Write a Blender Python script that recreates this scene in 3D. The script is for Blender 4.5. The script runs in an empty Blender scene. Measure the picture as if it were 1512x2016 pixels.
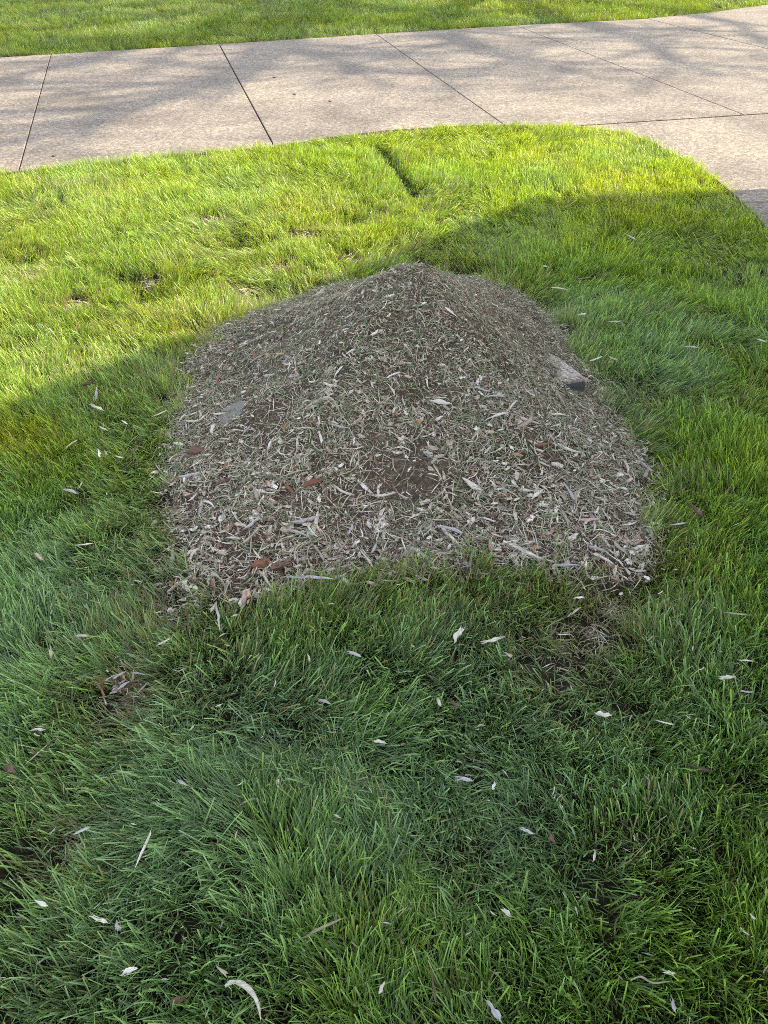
import bpy, bmesh, math, random
import numpy as np
from mathutils import Vector, Matrix

random.seed(7)
rng = np.random.default_rng(11)
scene = bpy.context.scene
COL = scene.collection

# ------------------------------------------------------------------ camera, sky, sun, exposure
CAM_H = 1.55
PITCH = math.radians(41.5)
FPX = 1456.0
cam_d = bpy.data.cameras.new('camera')
cam_d.sensor_fit = 'VERTICAL'
cam_d.sensor_height = 36.0
cam_d.lens = 26.0
cam_d.clip_start = 0.02
cam_d.clip_end = 1500
cam = bpy.data.objects.new('camera', cam_d)
cam.location = (0, 0, CAM_H)
cam.rotation_euler = (math.radians(90) - PITCH, 0, 0)
COL.objects.link(cam)
scene.camera = cam

SUN_AZ = math.radians(80)      # clockwise from +Y, so towards +X
SUN_EL = math.radians(31)
world = bpy.data.worlds.new('World')
scene.world = world
world.use_nodes = True
wn = world.node_tree
for n in list(wn.nodes):
    wn.nodes.remove(n)
sky = wn.nodes.new('ShaderNodeTexSky')
sky.sky_type = 'NISHITA'
sky.sun_disc = False
sky.sun_elevation = SUN_EL
sky.sun_rotation = SUN_AZ
sky.air_density = 1.0
sky.dust_density = 1.6
sky.ozone_density = 0.6
bg = wn.nodes.new('ShaderNodeBackground')
bg.inputs['Strength'].default_value = 0.15
wo = wn.nodes.new('ShaderNodeOutputWorld')
hs_ = wn.nodes.new('ShaderNodeHueSaturation'); hs_.inputs['Saturation'].default_value = 0.70
wn.links.new(sky.outputs[0], hs_.inputs['Color'])
wn.links.new(hs_.outputs[0], bg.inputs[0])
wn.links.new(bg.outputs[0], wo.inputs[0])

sun_dir = Vector((math.sin(SUN_AZ) * math.cos(SUN_EL), math.cos(SUN_AZ) * math.cos(SUN_EL), math.sin(SUN_EL)))
sd = bpy.data.lights.new('sun', 'SUN')
sd.energy = 3.0
sd.angle = math.radians(0.53)
sd.color = (1.0, 0.90, 0.73)
sun = bpy.data.objects.new('sun', sd)
sun.rotation_euler = sun_dir.to_track_quat('Z', 'Y').to_euler()
sun.location = (8, 2, 12)
COL.objects.link(sun)

scene.view_settings.view_transform = 'Standard'
scene.view_settings.look = 'None'
scene.view_settings.gamma = 1.0
scene.view_settings.use_curve_mapping = False
scene.view_settings.exposure = 1.9
scene.render.engine = 'CYCLES'
scene.cycles.use_denoising = False
scene.cycles.filter_width = 0.9
scene.cycles.max_bounces = 6
scene.cycles.diffuse_bounces = 3
scene.cycles.transmission_bounces = 3
scene.cycles.transparent_max_bounces = 4

# ------------------------------------------------------------------ small maths
def hash2(ix, iy, seed):
    h = (ix.astype(np.int64) * 374761393 + iy.astype(np.int64) * 668265263 + seed * 1442695041) & 0xFFFFFFFF
    h = ((h ^ (h >> 13)) * 1274126177) & 0xFFFFFFFF
    h = (h ^ (h >> 16)) & 0xFFFFFFFF
    return h / 4294967295.0

def vnoise(x, y, s, seed=0):
    x = np.asarray(x, float) / s + 1000; y = np.asarray(y, float) / s + 1000
    ix = np.floor(x); iy = np.floor(y)
    fx = x - ix; fy = y - iy
    fx = fx * fx * (3 - 2 * fx); fy = fy * fy * (3 - 2 * fy)
    a = hash2(ix, iy, seed); b = hash2(ix + 1, iy, seed)
    c = hash2(ix, iy + 1, seed); d = hash2(ix + 1, iy + 1, seed)
    return (a * (1 - fx) + b * fx) * (1 - fy) + (c * (1 - fx) + d * fx) * fy

def fbm(x, y, s, seed=0, oct=3):
    r = 0; w = 0; a = 1
    for k in range(oct):
        r = r + a * vnoise(x, y, s / 2 ** k, seed + k * 17); w += a; a *= 0.5
    return r / w

def sstep(a, b, x):
    t = np.clip((np.asarray(x, float) - a) / (b - a), 0, 1)
    return t * t * (3 - 2 * t)

def ray(px, py):
    u = (px - 756) / FPX; v = (1008 - py) / FPX
    return np.array([u, math.cos(PITCH) + v * math.sin(PITCH), -(math.sin(PITCH) - v * math.cos(PITCH))])

def flat(px, py, z=0.0):
    d = ray(px, py); t = (z - CAM_H) / d[2]
    return (d[0] * t, d[1] * t)

def seg_dist(x, y, a, b):
    ax, ay = a; bx, by = b
    dx, dy = bx - ax, by - ay
    t = np.clip(((x - ax) * dx + (y - ay) * dy) / (dx * dx + dy * dy), 0, 1)
    return np.hypot(x - ax - t * dx, y - ay - t * dy)

def inside(x, y, poly):
    x = np.asarray(x); y = np.asarray(y)
    r = np.zeros(x.shape, bool)
    n = len(poly)
    for i in range(n):
        x1, y1 = poly[i]; x2, y2 = poly[(i + 1) % n]
        if y1 == y2: continue
        c = ((y1 > y) != (y2 > y)) & (x < (x2 - x1) * (y - y1) / (y2 - y1) + x1)
        r ^= c
    return r

def poly_dist(x, y, poly, closed=True):
    d = np.full(np.shape(x), 1e9)
    n = len(poly)
    for i in range(n if closed else n - 1):
        d = np.minimum(d, seg_dist(x, y, poly[i], poly[(i + 1) % n]))
    return d

# ------------------------------------------------------------------ layout taken from the photograph, in metres on the ground
PEAK = (0.11, 2.62); PEAK_H = 0.40
mound_out = [flat(*p) for p in [(318, 960), (335, 1070), (340, 1165), (470, 1170), (560, 1145), (680, 1125), (820, 1118), (960, 1120),
                                (1090, 1110), (1180, 1150), (1210, 1165), (1245, 1100), (1280, 1040), (1284, 985), (1246, 880), (1205, 790), (1130, 690), (1075, 620)]]
mound_out += [(0.62, 3.38), (0.40, 3.50), (0.12, 3.52), (-0.20, 3.42), (-0.50, 3.20), (-0.72, 2.95)]
mound_out += [flat(*p) for p in [(372, 705), (345, 790), (338, 880)]]
# radial profile table
_th = np.linspace(-math.pi, math.pi, 361)
_R = []
for th in _th:
    best = 0
    for i in range(len(mound_out)):
        a = np.array(mound_out[i]) - PEAK; b = np.array(mound_out[(i + 1) % len(mound_out)]) - PEAK
        d = np.array([math.cos(th), math.sin(th)])
        M = np.array([[d[0], a[0] - b[0]], [d[1], a[1] - b[1]]])
        if abs(np.linalg.det(M)) < 1e-9: continue
        t, s = np.linalg.solve(M, a)
        if t > 0 and -1e-6 <= s <= 1 + 1e-6: best = max(best, t)
    _R.append(best)
_R = np.array(_R)
k = np.ones(9) / 9
_R = np.convolve(np.concatenate([_R[-5:-1], _R, _R[1:5]]), k, 'valid')
_R = _R * (1 + 0.085 * (fbm(np.cos(_th) * 2.2 + 5, np.sin(_th) * 2.2 + 5, 0.6, 19, 4) - 0.5))

def mound_s(x, y):
    dx = np.asarray(x, float) - PEAK[0]; dy = np.asarray(y, float) - PEAK[1]
    return np.hypot(dx, dy) / np.interp(np.arctan2(dy, dx), _th, _R)

def mound_z(x, y):
    s = mound_s(x, y)
    core = np.sqrt(s * s + 0.014) - 0.118
    z = PEAK_H * np.clip(1 - core / 0.888, 0, 1) ** 1.5
    z = z * (1 + 0.20 * (fbm(x, y, 0.32, 5) - 0.5)) + 0.05 * (fbm(x, y, 0.13, 9, 3) - 0.5) * sstep(1.0, 0.8, s)
    return np.where(s < 1.02, np.maximum(z, 0) + 0.012 * sstep(1.02, 0.95, s), 0)

RUT = [flat(745, 285), flat(790, 340), flat(820, 382)]
PITS = [(flat(45, 505), .16), (flat(470, 470), .12), (flat(300, 575), .16), (flat(545, 575), .2), (flat(700, 425), .13), (flat(60, 830), .01),
        (flat(1040, 1650), .13), (flat(520, 475), .08), (flat(170, 985), .12), (flat(1430, 560), .15), (flat(240, 540), .1),
        (flat(1260, 1150), .10), (flat(1080, 600), .10), (flat(930, 530), .12), (flat(380, 640), .09)]
BARE = [(flat(1105, 1275), .125), (flat(1215, 1190), .06), (flat(250, 1370), .075), (flat(1265, 1095), .05), (flat(150, 1660), .05), (flat(330, 1200), .06),
        (flat(555, 515), .07), (flat(1170, 1235), .05), (flat(60, 535), .08), (flat(290, 545), .05), (flat(600, 455), .08), (flat(415, 425), .08), (flat(150, 590), .07),
        (flat(480, 560), .06), (flat(690, 500), .05)]

def soil_z(x, y):
    x = np.asarray(x, float); y = np.asarray(y, float)
    z = -0.035 + 0.03 * (fbm(x, y, 0.9, 3, 3) - 0.5)
    d = poly_dist(x, y, RUT, False)
    z = z - 0.045 * np.exp(-(d / 0.05) ** 2)
    for (c, r) in PITS:
        z = z - 0.03 * np.exp(-(np.hypot(x - c[0], (y - c[1]) * 1.2) / r) ** 2)
    return z

def surf_z(x, y):
    return np.maximum(soil_z(x, y), mound_z(x, y) - 0.02)

def on_surface(px, py, lift=0.0):
    d = ray(px, py)
    ts = np.linspace(0.8, 14, 6000)
    X = d[0] * ts; Y = d[1] * ts; Z = CAM_H + d[2] * ts
    g = surf_z(X, Y) + lift
    i = int(np.argmax(Z <= g))
    return Vector((X[i], Y[i], float(g[i])))

def normal_at(x, y):
    e = 0.03
    m = lambda a, b: float(mound_z(a, b)) if mound_s(a, b) < 1 else 0.0
    n = Vector((m(x - e, y) - m(x + e, y), m(x, y - e) - m(x, y + e), 2 * e))
    return n.normalized()

# driveway outline
far_edge = [(-60, 121), (0, 113), (215, 100), (430, 87), (750, 66), (1016, 50), (1270, 37), (1400, 24), (1512, 9)]
near_edge = [(-120, 352), (0, 340), (160, 324), (350, 305), (540, 288), (640, 270), (760, 256), (880, 248), (990, 246), (1080, 247), (1150, 250), (1225, 260),
             (1290, 282), (1350, 315), (1405, 350), (1450, 385), (1490, 425), (1512, 450), (1560, 505)]
farW = [flat(*p) for p in far_edge]
nearW = [flat(*p) for p in near_edge]
dfx, dfy = farW[1][0] - farW[5][0], farW[1][1] - farW[5][1]
l = math.hypot(dfx, dfy)
farW = [(farW[0][0] + dfx / l * 12, farW[0][1] + dfy / l * 12)] + farW
e = farW[-1]; farW += [(e[0] + 2.5, e[1] + 1.7), (e[0] + 6.5, e[1] + 3.2)]
dnx, dny = nearW[1][0] - nearW[4][0], nearW[1][1] - nearW[4][1]
l = math.hypot(dnx, dny)
nearW = [(nearW[0][0] + dnx / l * 12, nearW[0][1] + dny / l * 12)] + nearW
nearW += [(3.35, 3.0), (3.7, 2.0), (3.75, 0.5)]
drive_poly = nearW + [(9.5, 0.5), (14.0, 6.0)] + farW[::-1]

# ------------------------------------------------------------------ materials
def new_mat(name):
    m = bpy.data.materials.new(name); m.use_nodes = True
    nt = m.node_tree
    for n in list(nt.nodes): nt.nodes.remove(n)
    out = nt.nodes.new('ShaderNodeOutputMaterial')
    return m, nt, out

def N(nt, t, **kw):
    n = nt.nodes.new(t)
    for k_, v in kw.items():
        if k_ in ('in_',):
            for a, b in v.items(): n.inputs[a].default_value = b
        else: setattr(n, k_, v)
    return n

def ramp(nt, fac, stops, interp='LINEAR'):
    r = nt.nodes.new('ShaderNodeValToRGB')
    r.color_ramp.interpolation = interp
    els = r.color_ramp.elements
    while len(els) < len(stops): els.new(0.5)
    for e_, (p, c) in zip(els, stops):
        e_.position = p; e_.color = (*c, 1) if len(c) == 3 else c
    if fac is not None: nt.links.new(fac, r.inputs[0])
    return r

def mixc(nt, fac, a, b, mode='MIX'):
    m = nt.nodes.new('ShaderNodeMix'); m.data_type = 'RGBA'; m.blend_type = mode
    for s, v in ((0, fac), (6, a), (7, b)):
        if isinstance(v, (int, float)): m.inputs[s].default_value = v
        elif isinstance(v, tuple): m.inputs[s].default_value = (*v, 1)
        else: nt.links.new(v, m.inputs[s])
    return m.outputs[2]

def grass_material():
    m, nt, out = new_mat('grass_blades')
    L = nt.links.new
    tone = N(nt, 'ShaderNodeAttribute', attribute_type='INSTANCER', attribute_name='tone')
    dead = N(nt, 'ShaderNodeAttribute', attribute_type='INSTANCER', attribute_name='dead')
    bl = N(nt, 'ShaderNodeAttribute', attribute_type='GEOMETRY', attribute_name='blade')
    sep = N(nt, 'ShaderNodeSeparateColor'); L(bl.outputs['Color'], sep.inputs[0])
    # tone 0 blue-green, 1 yellow-green
    c = ramp(nt, tone.outputs['Fac'], [(0.0, (0.275, 0.375, 0.200)), (0.35, (0.250, 0.365, 0.075)), (0.7, (0.310, 0.350, 0.030)), (1.0, (0.41, 0.385, 0.035))])
    add = N(nt, 'ShaderNodeMath', operation='MULTIPLY_ADD'); L(sep.outputs[0], add.inputs[0]); add.inputs[1].default_value = 1.25; add.inputs[2].default_value = 0.45
    lum = N(nt, 'ShaderNodeAttribute', attribute_type='INSTANCER', attribute_name='lum')
    ml = N(nt, 'ShaderNodeMath', operation='MULTIPLY'); L(add.outputs[0], ml.inputs[0]); L(lum.outputs['Fac'], ml.inputs[1])
    c2 = mixc(nt, 1.0, c.outputs[0], ml.outputs[0], 'MULTIPLY')
    # pale base of blade, blades pale up near the sheath
    base = ramp(nt, sep.outputs[1], [(0.0, (1, 1, 1)), (0.35, (0, 0, 0))])
    c3 = mixc(nt, base.outputs[0], c2, (0.16, 0.17, 0.07))
    # some blades straw coloured
    thr = N(nt, 'ShaderNodeMath', operation='LESS_THAN'); L(sep.outputs[2], thr.inputs[0]); L(dead.outputs['Fac'], thr.inputs[1])
    c4 = mixc(nt, thr.outputs[0], c3, (0.36, 0.29, 0.17))
    p = N(nt, 'ShaderNodeBsdfPrincipled'); L(c4, p.inputs['Base Color'])
    p.inputs['Roughness'].default_value = 0.36
    p.inputs['Specular IOR Level'].default_value = 0.45
    t = N(nt, 'ShaderNodeBsdfTranslucent')
    tc = mixc(nt, 1.0, c4, (1.25, 1.35, 0.55), 'MULTIPLY'); L(tc, t.inputs['Color'])
    mx = N(nt, 'ShaderNodeMixShader'); mx.inputs[0].default_value = 0.44
    L(p.outputs[0], mx.inputs[1]); L(t.outputs[0], mx.inputs[2]); L(mx.outputs[0], out.inputs[0])
    return m

def wood_material(name, c_lo, c_hi, rough=0.8, grain=1.0, use_random=True):
    m, nt, out = new_mat(name)
    L = nt.links.new
    tc = N(nt, 'ShaderNodeTexCoord')
    mp = N(nt, 'ShaderNodeMapping'); mp.inputs['Scale'].default_value = (25, 260, 260)
    L(tc.outputs['Object'], mp.inputs[0])
    no = N(nt, 'ShaderNodeTexNoise'); no.inputs['Scale'].default_value = 1.0; no.inputs['Detail'].default_value = 3
    L(mp.outputs[0], no.inputs['Vector'])
    oi = N(nt, 'ShaderNodeObjectInfo')
    a = mixc(nt, oi.outputs['Random'], c_lo, c_hi)
    dk = ramp(nt, no.outputs[0], [(0.3, (0.45,) * 3), (0.62, (1.1,) * 3)])
    b = mixc(nt, grain, a, dk.outputs[0], 'MULTIPLY')
    p = N(nt, 'ShaderNodeBsdfPrincipled'); L(b, p.inputs['Base Color']); p.inputs['Roughness'].default_value = rough
    p.inputs['Specular IOR Level'].default_value = 0.25
    bu = N(nt, 'ShaderNodeBump'); bu.inputs['Strength'].default_value = 0.6; bu.inputs['Distance'].default_value = 0.002
    L(no.outputs[0], bu.inputs['Height']); L(bu.outputs[0], p.inputs['Normal'])
    L(p.outputs[0], out.inputs[0])
    return m

def litter_material(name, stops, grainy=True, transl=0.0):
    """colour picked per piece from a list of stops"""
    m, nt, out = new_mat(name)
    L = nt.links.new
    oi = N(nt, 'ShaderNodeObjectInfo')
    r = ramp(nt, oi.outputs['Random'], stops, 'LINEAR')
    col = r.outputs[0]
    if grainy:
        g = N(nt, 'ShaderNodeNewGeometry')
        no = N(nt, 'ShaderNodeTexNoise'); no.inputs['Scale'].default_value = 180; no.inputs['Detail'].default_value = 2
        L(g.outputs['Position'], no.inputs['Vector'])
        dk = ramp(nt, no.outputs[0], [(0.35, (0.5,) * 3), (0.6, (1.08,) * 3)])
        col = mixc(nt, 1.0, col, dk.outputs[0], 'MULTIPLY')
    p = N(nt, 'ShaderNodeBsdfPrincipled'); L(col, p.inputs['Base Color']); p.inputs['Roughness'].default_value = 0.75
    p.inputs['Specular IOR Level'].default_value = 0.3
    L(p.outputs[0], out.inputs[0])
    return m

def soil_material(name, c1, c2, c3, scale=30):
    m, nt, out = new_mat(name)
    L = nt.links.new
    g = N(nt, 'ShaderNodeNewGeometry')
    n1 = N(nt, 'ShaderNodeTexNoise'); n1.inputs['Scale'].default_value = scale; n1.inputs['Detail'].default_value = 6; n1.inputs['Roughness'].default_value = 0.7
    L(g.outputs['Position'], n1.inputs['Vector'])
    n2 = N(nt, 'ShaderNodeTexNoise'); n2.inputs['Scale'].default_value = 6; n2.inputs['Detail'].default_value = 3
    L(g.outputs['Position'], n2.inputs['Vector'])
    r = ramp(nt, n1.outputs[0], [(0.35, c1), (0.55, c2), (0.72, c3)])
    r2 = ramp(nt, n2.outputs[0], [(0.35, (0.7,) * 3), (0.65, (1.15,) * 3)])
    c = mixc(nt, 1.0, r.outputs[0], r2.outputs[0], 'MULTIPLY')
    p = N(nt, 'ShaderNodeBsdfPrincipled'); L(c, p.inputs['Base Color']); p.inputs['Roughness'].default_value = 0.95
    p.inputs['Specular IOR Level'].default_value = 0.15
    bu = N(nt, 'ShaderNodeBump'); bu.inputs['Strength'].default_value = 0.9; bu.inputs['Distance'].default_value = 0.01
    L(n1.outputs[0], bu.inputs['Height']); L(bu.outputs[0], p.inputs['Normal'])
    L(p.outputs[0], out.inputs[0])
    return m

def concrete_material():
    m, nt, out = new_mat('exposed_aggregate_concrete')
    L = nt.links.new
    g = N(nt, 'ShaderNodeNewGeometry')
    v = N(nt, 'ShaderNodeTexVoronoi'); v.inputs['Scale'].default_value = 75
    L(g.outputs['Position'], v.inputs['Vector'])
    v2 = N(nt, 'ShaderNodeTexVoronoi'); v2.inputs['Scale'].default_value = 38
    L(g.outputs['Position'], v2.inputs['Vector'])
    hs = N(nt, 'ShaderNodeSeparateColor'); L(v.outputs['Color'], hs.inputs[0])
    peb = ramp(nt, hs.outputs[0], [(0.0, (0.25, 0.215, 0.175)), (0.30, (0.365, 0.32, 0.265)), (0.6, (0.42, 0.37, 0.31)), (0.85, (0.49, 0.44, 0.365)), (1.0, (0.60, 0.55, 0.47))])
    hs2 = N(nt, 'ShaderNodeSeparateColor'); L(v2.outputs['Color'], hs2.inputs[0])
    r2 = ramp(nt, hs2.outputs[1], [(0.0, (0.84, 0.83, 0.82)), (1.0, (1.14, 1.13, 1.1))])
    c = mixc(nt, 1.0, peb.outputs[0], r2.outputs[0], 'MULTIPLY')
    n1 = N(nt, 'ShaderNodeTexNoise'); n1.inputs['Scale'].default_value = 1.3; n1.inputs['Detail'].default_value = 5; n1.inputs['Distortion'].default_value = 0.6
    L(g.outputs['Position'], n1.inputs['Vector'])
    r3 = ramp(nt, n1.outputs[0], [(0.33, (0.72, 0.70, 0.69)), (0.5, (0.98, 0.96, 0.95)), (0.68, (1.16, 1.13, 1.08))])
    c = mixc(nt, 1.0, c, r3.outputs[0], 'MULTIPLY')
    # worn tyre track: streaks running along the drive
    mp = N(nt, 'ShaderNodeMapping'); mp.inputs['Rotation'].default_value = (0, 0, math.radians(-24)); mp.inputs['Scale'].default_value = (0.25, 2.6, 1)
    L(g.outputs['Position'], mp.inputs[0])
    n3 = N(nt, 'ShaderNodeTexNoise'); n3.inputs['Scale'].default_value = 1.0; n3.inputs['Detail'].default_value = 3
    L(mp.outputs[0], n3.inputs['Vector'])
    r4 = ramp(nt, n3.outputs[0], [(0.35, (0.86, 0.85, 0.86)), (0.62, (1.07, 1.06, 1.04))])
    c = mixc(nt, 1.0, c, r4.outputs[0], 'MULTIPLY')
    oi_ = N(nt, 'ShaderNodeObjectInfo'); rs = ramp(nt, oi_.outputs['Random'], [(0.0, (0.93, 0.925, 0.93)), (1.0, (1.06, 1.055, 1.04))]); c = mixc(nt, 1.0, c, rs.outputs[0], 'MULTIPLY')
    c = mixc(nt, 1.0, c, (0.575, 0.555, 0.53), 'MULTIPLY')
    p = N(nt, 'ShaderNodeBsdfPrincipled'); L(c, p.inputs['Base Color']); p.inputs['Roughness'].default_value = 0.85
    p.inputs['Specular IOR Level'].default_value = 0.3
    bu = N(nt, 'ShaderNodeBump'); bu.inputs['Strength'].default_value = 0.5; bu.inputs['Distance'].default_value = 0.003
    L(v.outputs['Distance'], bu.inputs['Height']); bu.invert = True
    L(bu.outputs[0], p.inputs['Normal']); L(p.outputs[0], out.inputs[0])
    return m

def plain(name, col, rough=0.7):
    m, nt, out = new_mat(name)
    L = nt.links.new
    g = N(nt, 'ShaderNodeNewGeometry')
    n1 = N(nt, 'ShaderNodeTexNoise'); n1.inputs['Scale'].default_value = 9; n1.inputs['Detail'].default_value = 4
    L(g.outputs['Position'], n1.inputs['Vector'])
    r = ramp(nt, n1.outputs[0], [(0.3, tuple(x * .8 for x in col)), (0.7, tuple(x * 1.15 for x in col))])
    p = N(nt, 'ShaderNodeBsdfPrincipled'); L(r.outputs[0], p.inputs['Base Color']); p.inputs['Roughness'].default_value = rough
    L(p.outputs[0], out.inputs[0])
    return m

M = {}
M['grass'] = grass_material()
M['soil'] = soil_material('lawn_soil', (0.020, 0.014, 0.009), (0.045, 0.033, 0.02), (0.085, 0.066, 0.04))
M['mulch'] = soil_material('mound_mulch', (0.055, 0.036, 0.024), (0.13, 0.088, 0.058), (0.28, 0.205, 0.138), 70)
M['concrete'] = concrete_material()
M['pale'] = wood_material('pale_wood', (0.62, 0.52, 0.39), (0.84, 0.74, 0.60), 0.75, 0.8)
M['tan'] = wood_material('tan_wood', (0.40, 0.31, 0.21), (0.52, 0.42, 0.31), 0.8, 0.9)
M['grey'] = wood_material('weathered_grey_wood', (0.40, 0.35, 0.31), (0.56, 0.50, 0.46), 0.85, 0.9)
M['bark'] = wood_material('brown_bark', (0.10, 0.055, 0.035), (0.20, 0.115, 0.075), 0.9, 1.0)
M['red'] = wood_material('reddish_bark', (0.24, 0.10, 0.055), (0.34, 0.16, 0.09), 0.85, 0.9)
M['orange'] = wood_material('orange_heartwood', (0.50, 0.22, 0.08), (0.60, 0.29, 0.12), 0.85, 0.7)
M['pink'] = wood_material('pinkish_wood', (0.58, 0.36, 0.27), (0.66, 0.45, 0.36), 0.8, 0.8)
M['dark'] = wood_material('dark_bark', (0.085, 0.075, 0.072), (0.11, 0.10, 0.095), 0.9, 0.9)
M['stone'] = plain('dusty_stone', (0.20, 0.17, 0.145), 0.9)
M['stone_pale'] = plain('pale_lilac_stone', (0.42, 0.38, 0.44), 0.7)
M['shred'] = litter_material('fine_wood_shreds', [(0.0, (0.13, 0.08, 0.048)), (0.25, (0.28, 0.195, 0.12)), (0.47, (0.44, 0.335, 0.22)), (0.72, (0.63, 0.51, 0.36)), (1.0, (0.84, 0.73, 0.56))])
M['clip'] = litter_material('dry_grass_clippings', [(0.0, (0.09, 0.12, 0.05)), (0.35, (0.18, 0.225, 0.09)), (0.7, (0.32, 0.31, 0.19)), (1.0, (0.50, 0.44, 0.29))], False)
M['chip'] = litter_material('small_wood_chips', [(0.0, (0.24, 0.15, 0.10)), (0.10, (0.40, 0.30, 0.22)), (0.35, (0.50, 0.40, 0.29)), (0.7, (0.66, 0.55, 0.42)), (0.88, (0.80, 0.70, 0.57)), (0.93, (0.62, 0.42, 0.32)), (1.0, (0.44, 0.22, 0.11))])

# ------------------------------------------------------------------ object helpers
def mesh_from(name, verts, faces, mat=None, smooth=False):
    me = bpy.data.meshes.new(name)
    me.from_pydata([tuple(v) for v in verts], [], [tuple(f) for f in faces])
    if mat: me.materials.append(mat)
    if smooth:
        me.polygons.foreach_set('use_smooth', [True] * len(me.polygons))
    me.update()
    return me

def link(name, me, parent=None, matrix=None, label=None, cat=None, group=None, kind=None):
    o = bpy.data.objects.new(name, me)
    COL.objects.link(o)
    if parent is not None: o.parent = parent
    if matrix is not None: o.matrix_local = matrix
    if label: o['label'] = label
    if cat: o['category'] = cat
    if group: o['group'] = group
    if kind: o['kind'] = kind
    return o

def euler_from_frames(ax, az):
    """vectorised: local x axis ax, local z axis az -> XYZ euler"""
    az = az / np.linalg.norm(az, axis=1, keepdims=True)
    ax = ax - az * np.sum(ax * az, axis=1, keepdims=True)
    ax = ax / np.linalg.norm(ax, axis=1, keepdims=True)
    ay = np.cross(az, ax)
    ry = -np.arcsin(np.clip(ax[:, 2], -1, 1))
    rx = np.arctan2(ay[:, 2], az[:, 2])
    rz = np.arctan2(ax[:, 1], ax[:, 0])
    return np.stack([rx, ry, rz], 1)

def scatter(name, pts, rots, scales, protos, idx, attrs, kind='stuff', label=None, cat=None, parent=None):
    me = bpy.data.meshes.new(name)
    n = len(pts)
    me.vertices.add(n)
    me.vertices.foreach_set('co', np.asarray(pts, np.float32).ravel())
    def attr(nm, typ, data, key):
        a = me.attributes.new(nm, typ, 'POINT'); a.data.foreach_set(key, np.ascontiguousarray(data).ravel())
    attr('rot', 'FLOAT_VECTOR', rots.astype(np.float32), 'vector')
    attr('scl', 'FLOAT_VECTOR', scales.astype(np.float32), 'vector')
    attr('pick', 'INT', idx.astype(np.int32), 'value')
    for k_, v in attrs.items(): attr(k_, 'FLOAT', v.astype(np.float32), 'value')
    o = link(name, me, parent, None, label, cat, None, kind)
    pc = bpy.data.collections.new(name + '_pieces')
    for i, pm in enumerate(protos):
        pc.objects.link(bpy.data.objects.new('%s_piece_%02d' % (name, i), pm))
    ng = bpy.data.node_groups.new(name + '_scatter', 'GeometryNodeTree')
    ng.interface.new_socket('Geometry', in_out='INPUT', socket_type='NodeSocketGeometry')
    ng.interface.new_socket('Geometry', in_out='OUTPUT', socket_type='NodeSocketGeometry')
    gi = ng.nodes.new('NodeGroupInput'); go = ng.nodes.new('NodeGroupOutput')
    ci = ng.nodes.new('GeometryNodeCollectionInfo'); ci.inputs['Collection'].default_value = pc
    ci.inputs['Separate Children'].default_value = True; ci.inputs['Reset Children'].default_value = True
    ip = ng.nodes.new('GeometryNodeInstanceOnPoints'); ip.inputs['Pick Instance'].default_value = True
    def named(nm, dt):
        a = ng.nodes.new('GeometryNodeInputNamedAttribute'); a.data_type = dt; a.inputs['Name'].default_value = nm
        return a.outputs[0]
    e2 = ng.nodes.new('FunctionNodeEulerToRotation')
    Lk = ng.links.new
    Lk(gi.outputs[0], ip.inputs['Points']); Lk(ci.outputs[0], ip.inputs['Instance'])
    Lk(named('pick', 'INT'), ip.inputs['Instance Index'])
    Lk(named('rot', 'FLOAT_VECTOR'), e2.inputs[0]); Lk(e2.outputs[0], ip.inputs['Rotation'])
    Lk(named('scl', 'FLOAT_VECTOR'), ip.inputs['Scale'])
    Lk(ip.outputs[0], go.inputs[0])
    md = o.modifiers.new('scatter', 'NODES'); md.node_group = ng
    return o

# ------------------------------------------------------------------ ground, driveway
def grid_mesh(name, xs, ys, zf, mat):
    X, Y = np.meshgrid(xs, ys)
    Z = zf(X, Y)
    V = np.stack([X.ravel(), Y.ravel(), Z.ravel()], 1)
    nx, ny = len(xs), len(ys)
    i = np.arange(nx - 1)[None, :] + np.arange(ny - 1)[:, None] * nx
    F = np.stack([i, i + 1, i + 1 + nx, i + nx], -1).reshape(-1, 4)
    return mesh_from(name, V, F.tolist(), mat, True)

def ground_h(x, y):
    near = sstep(16, 9, np.hypot(x, y))
    z = soil_z(x, y) * near - 0.035 * (1 - near)
    d = poly_dist(x, y, drive_poly)
    ins = inside(x, y, drive_poly)
    k_ = np.where(ins, 1.0, sstep(0.08, 0.0, d))
    return z * (1 - k_) + (-0.07) * k_

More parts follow.
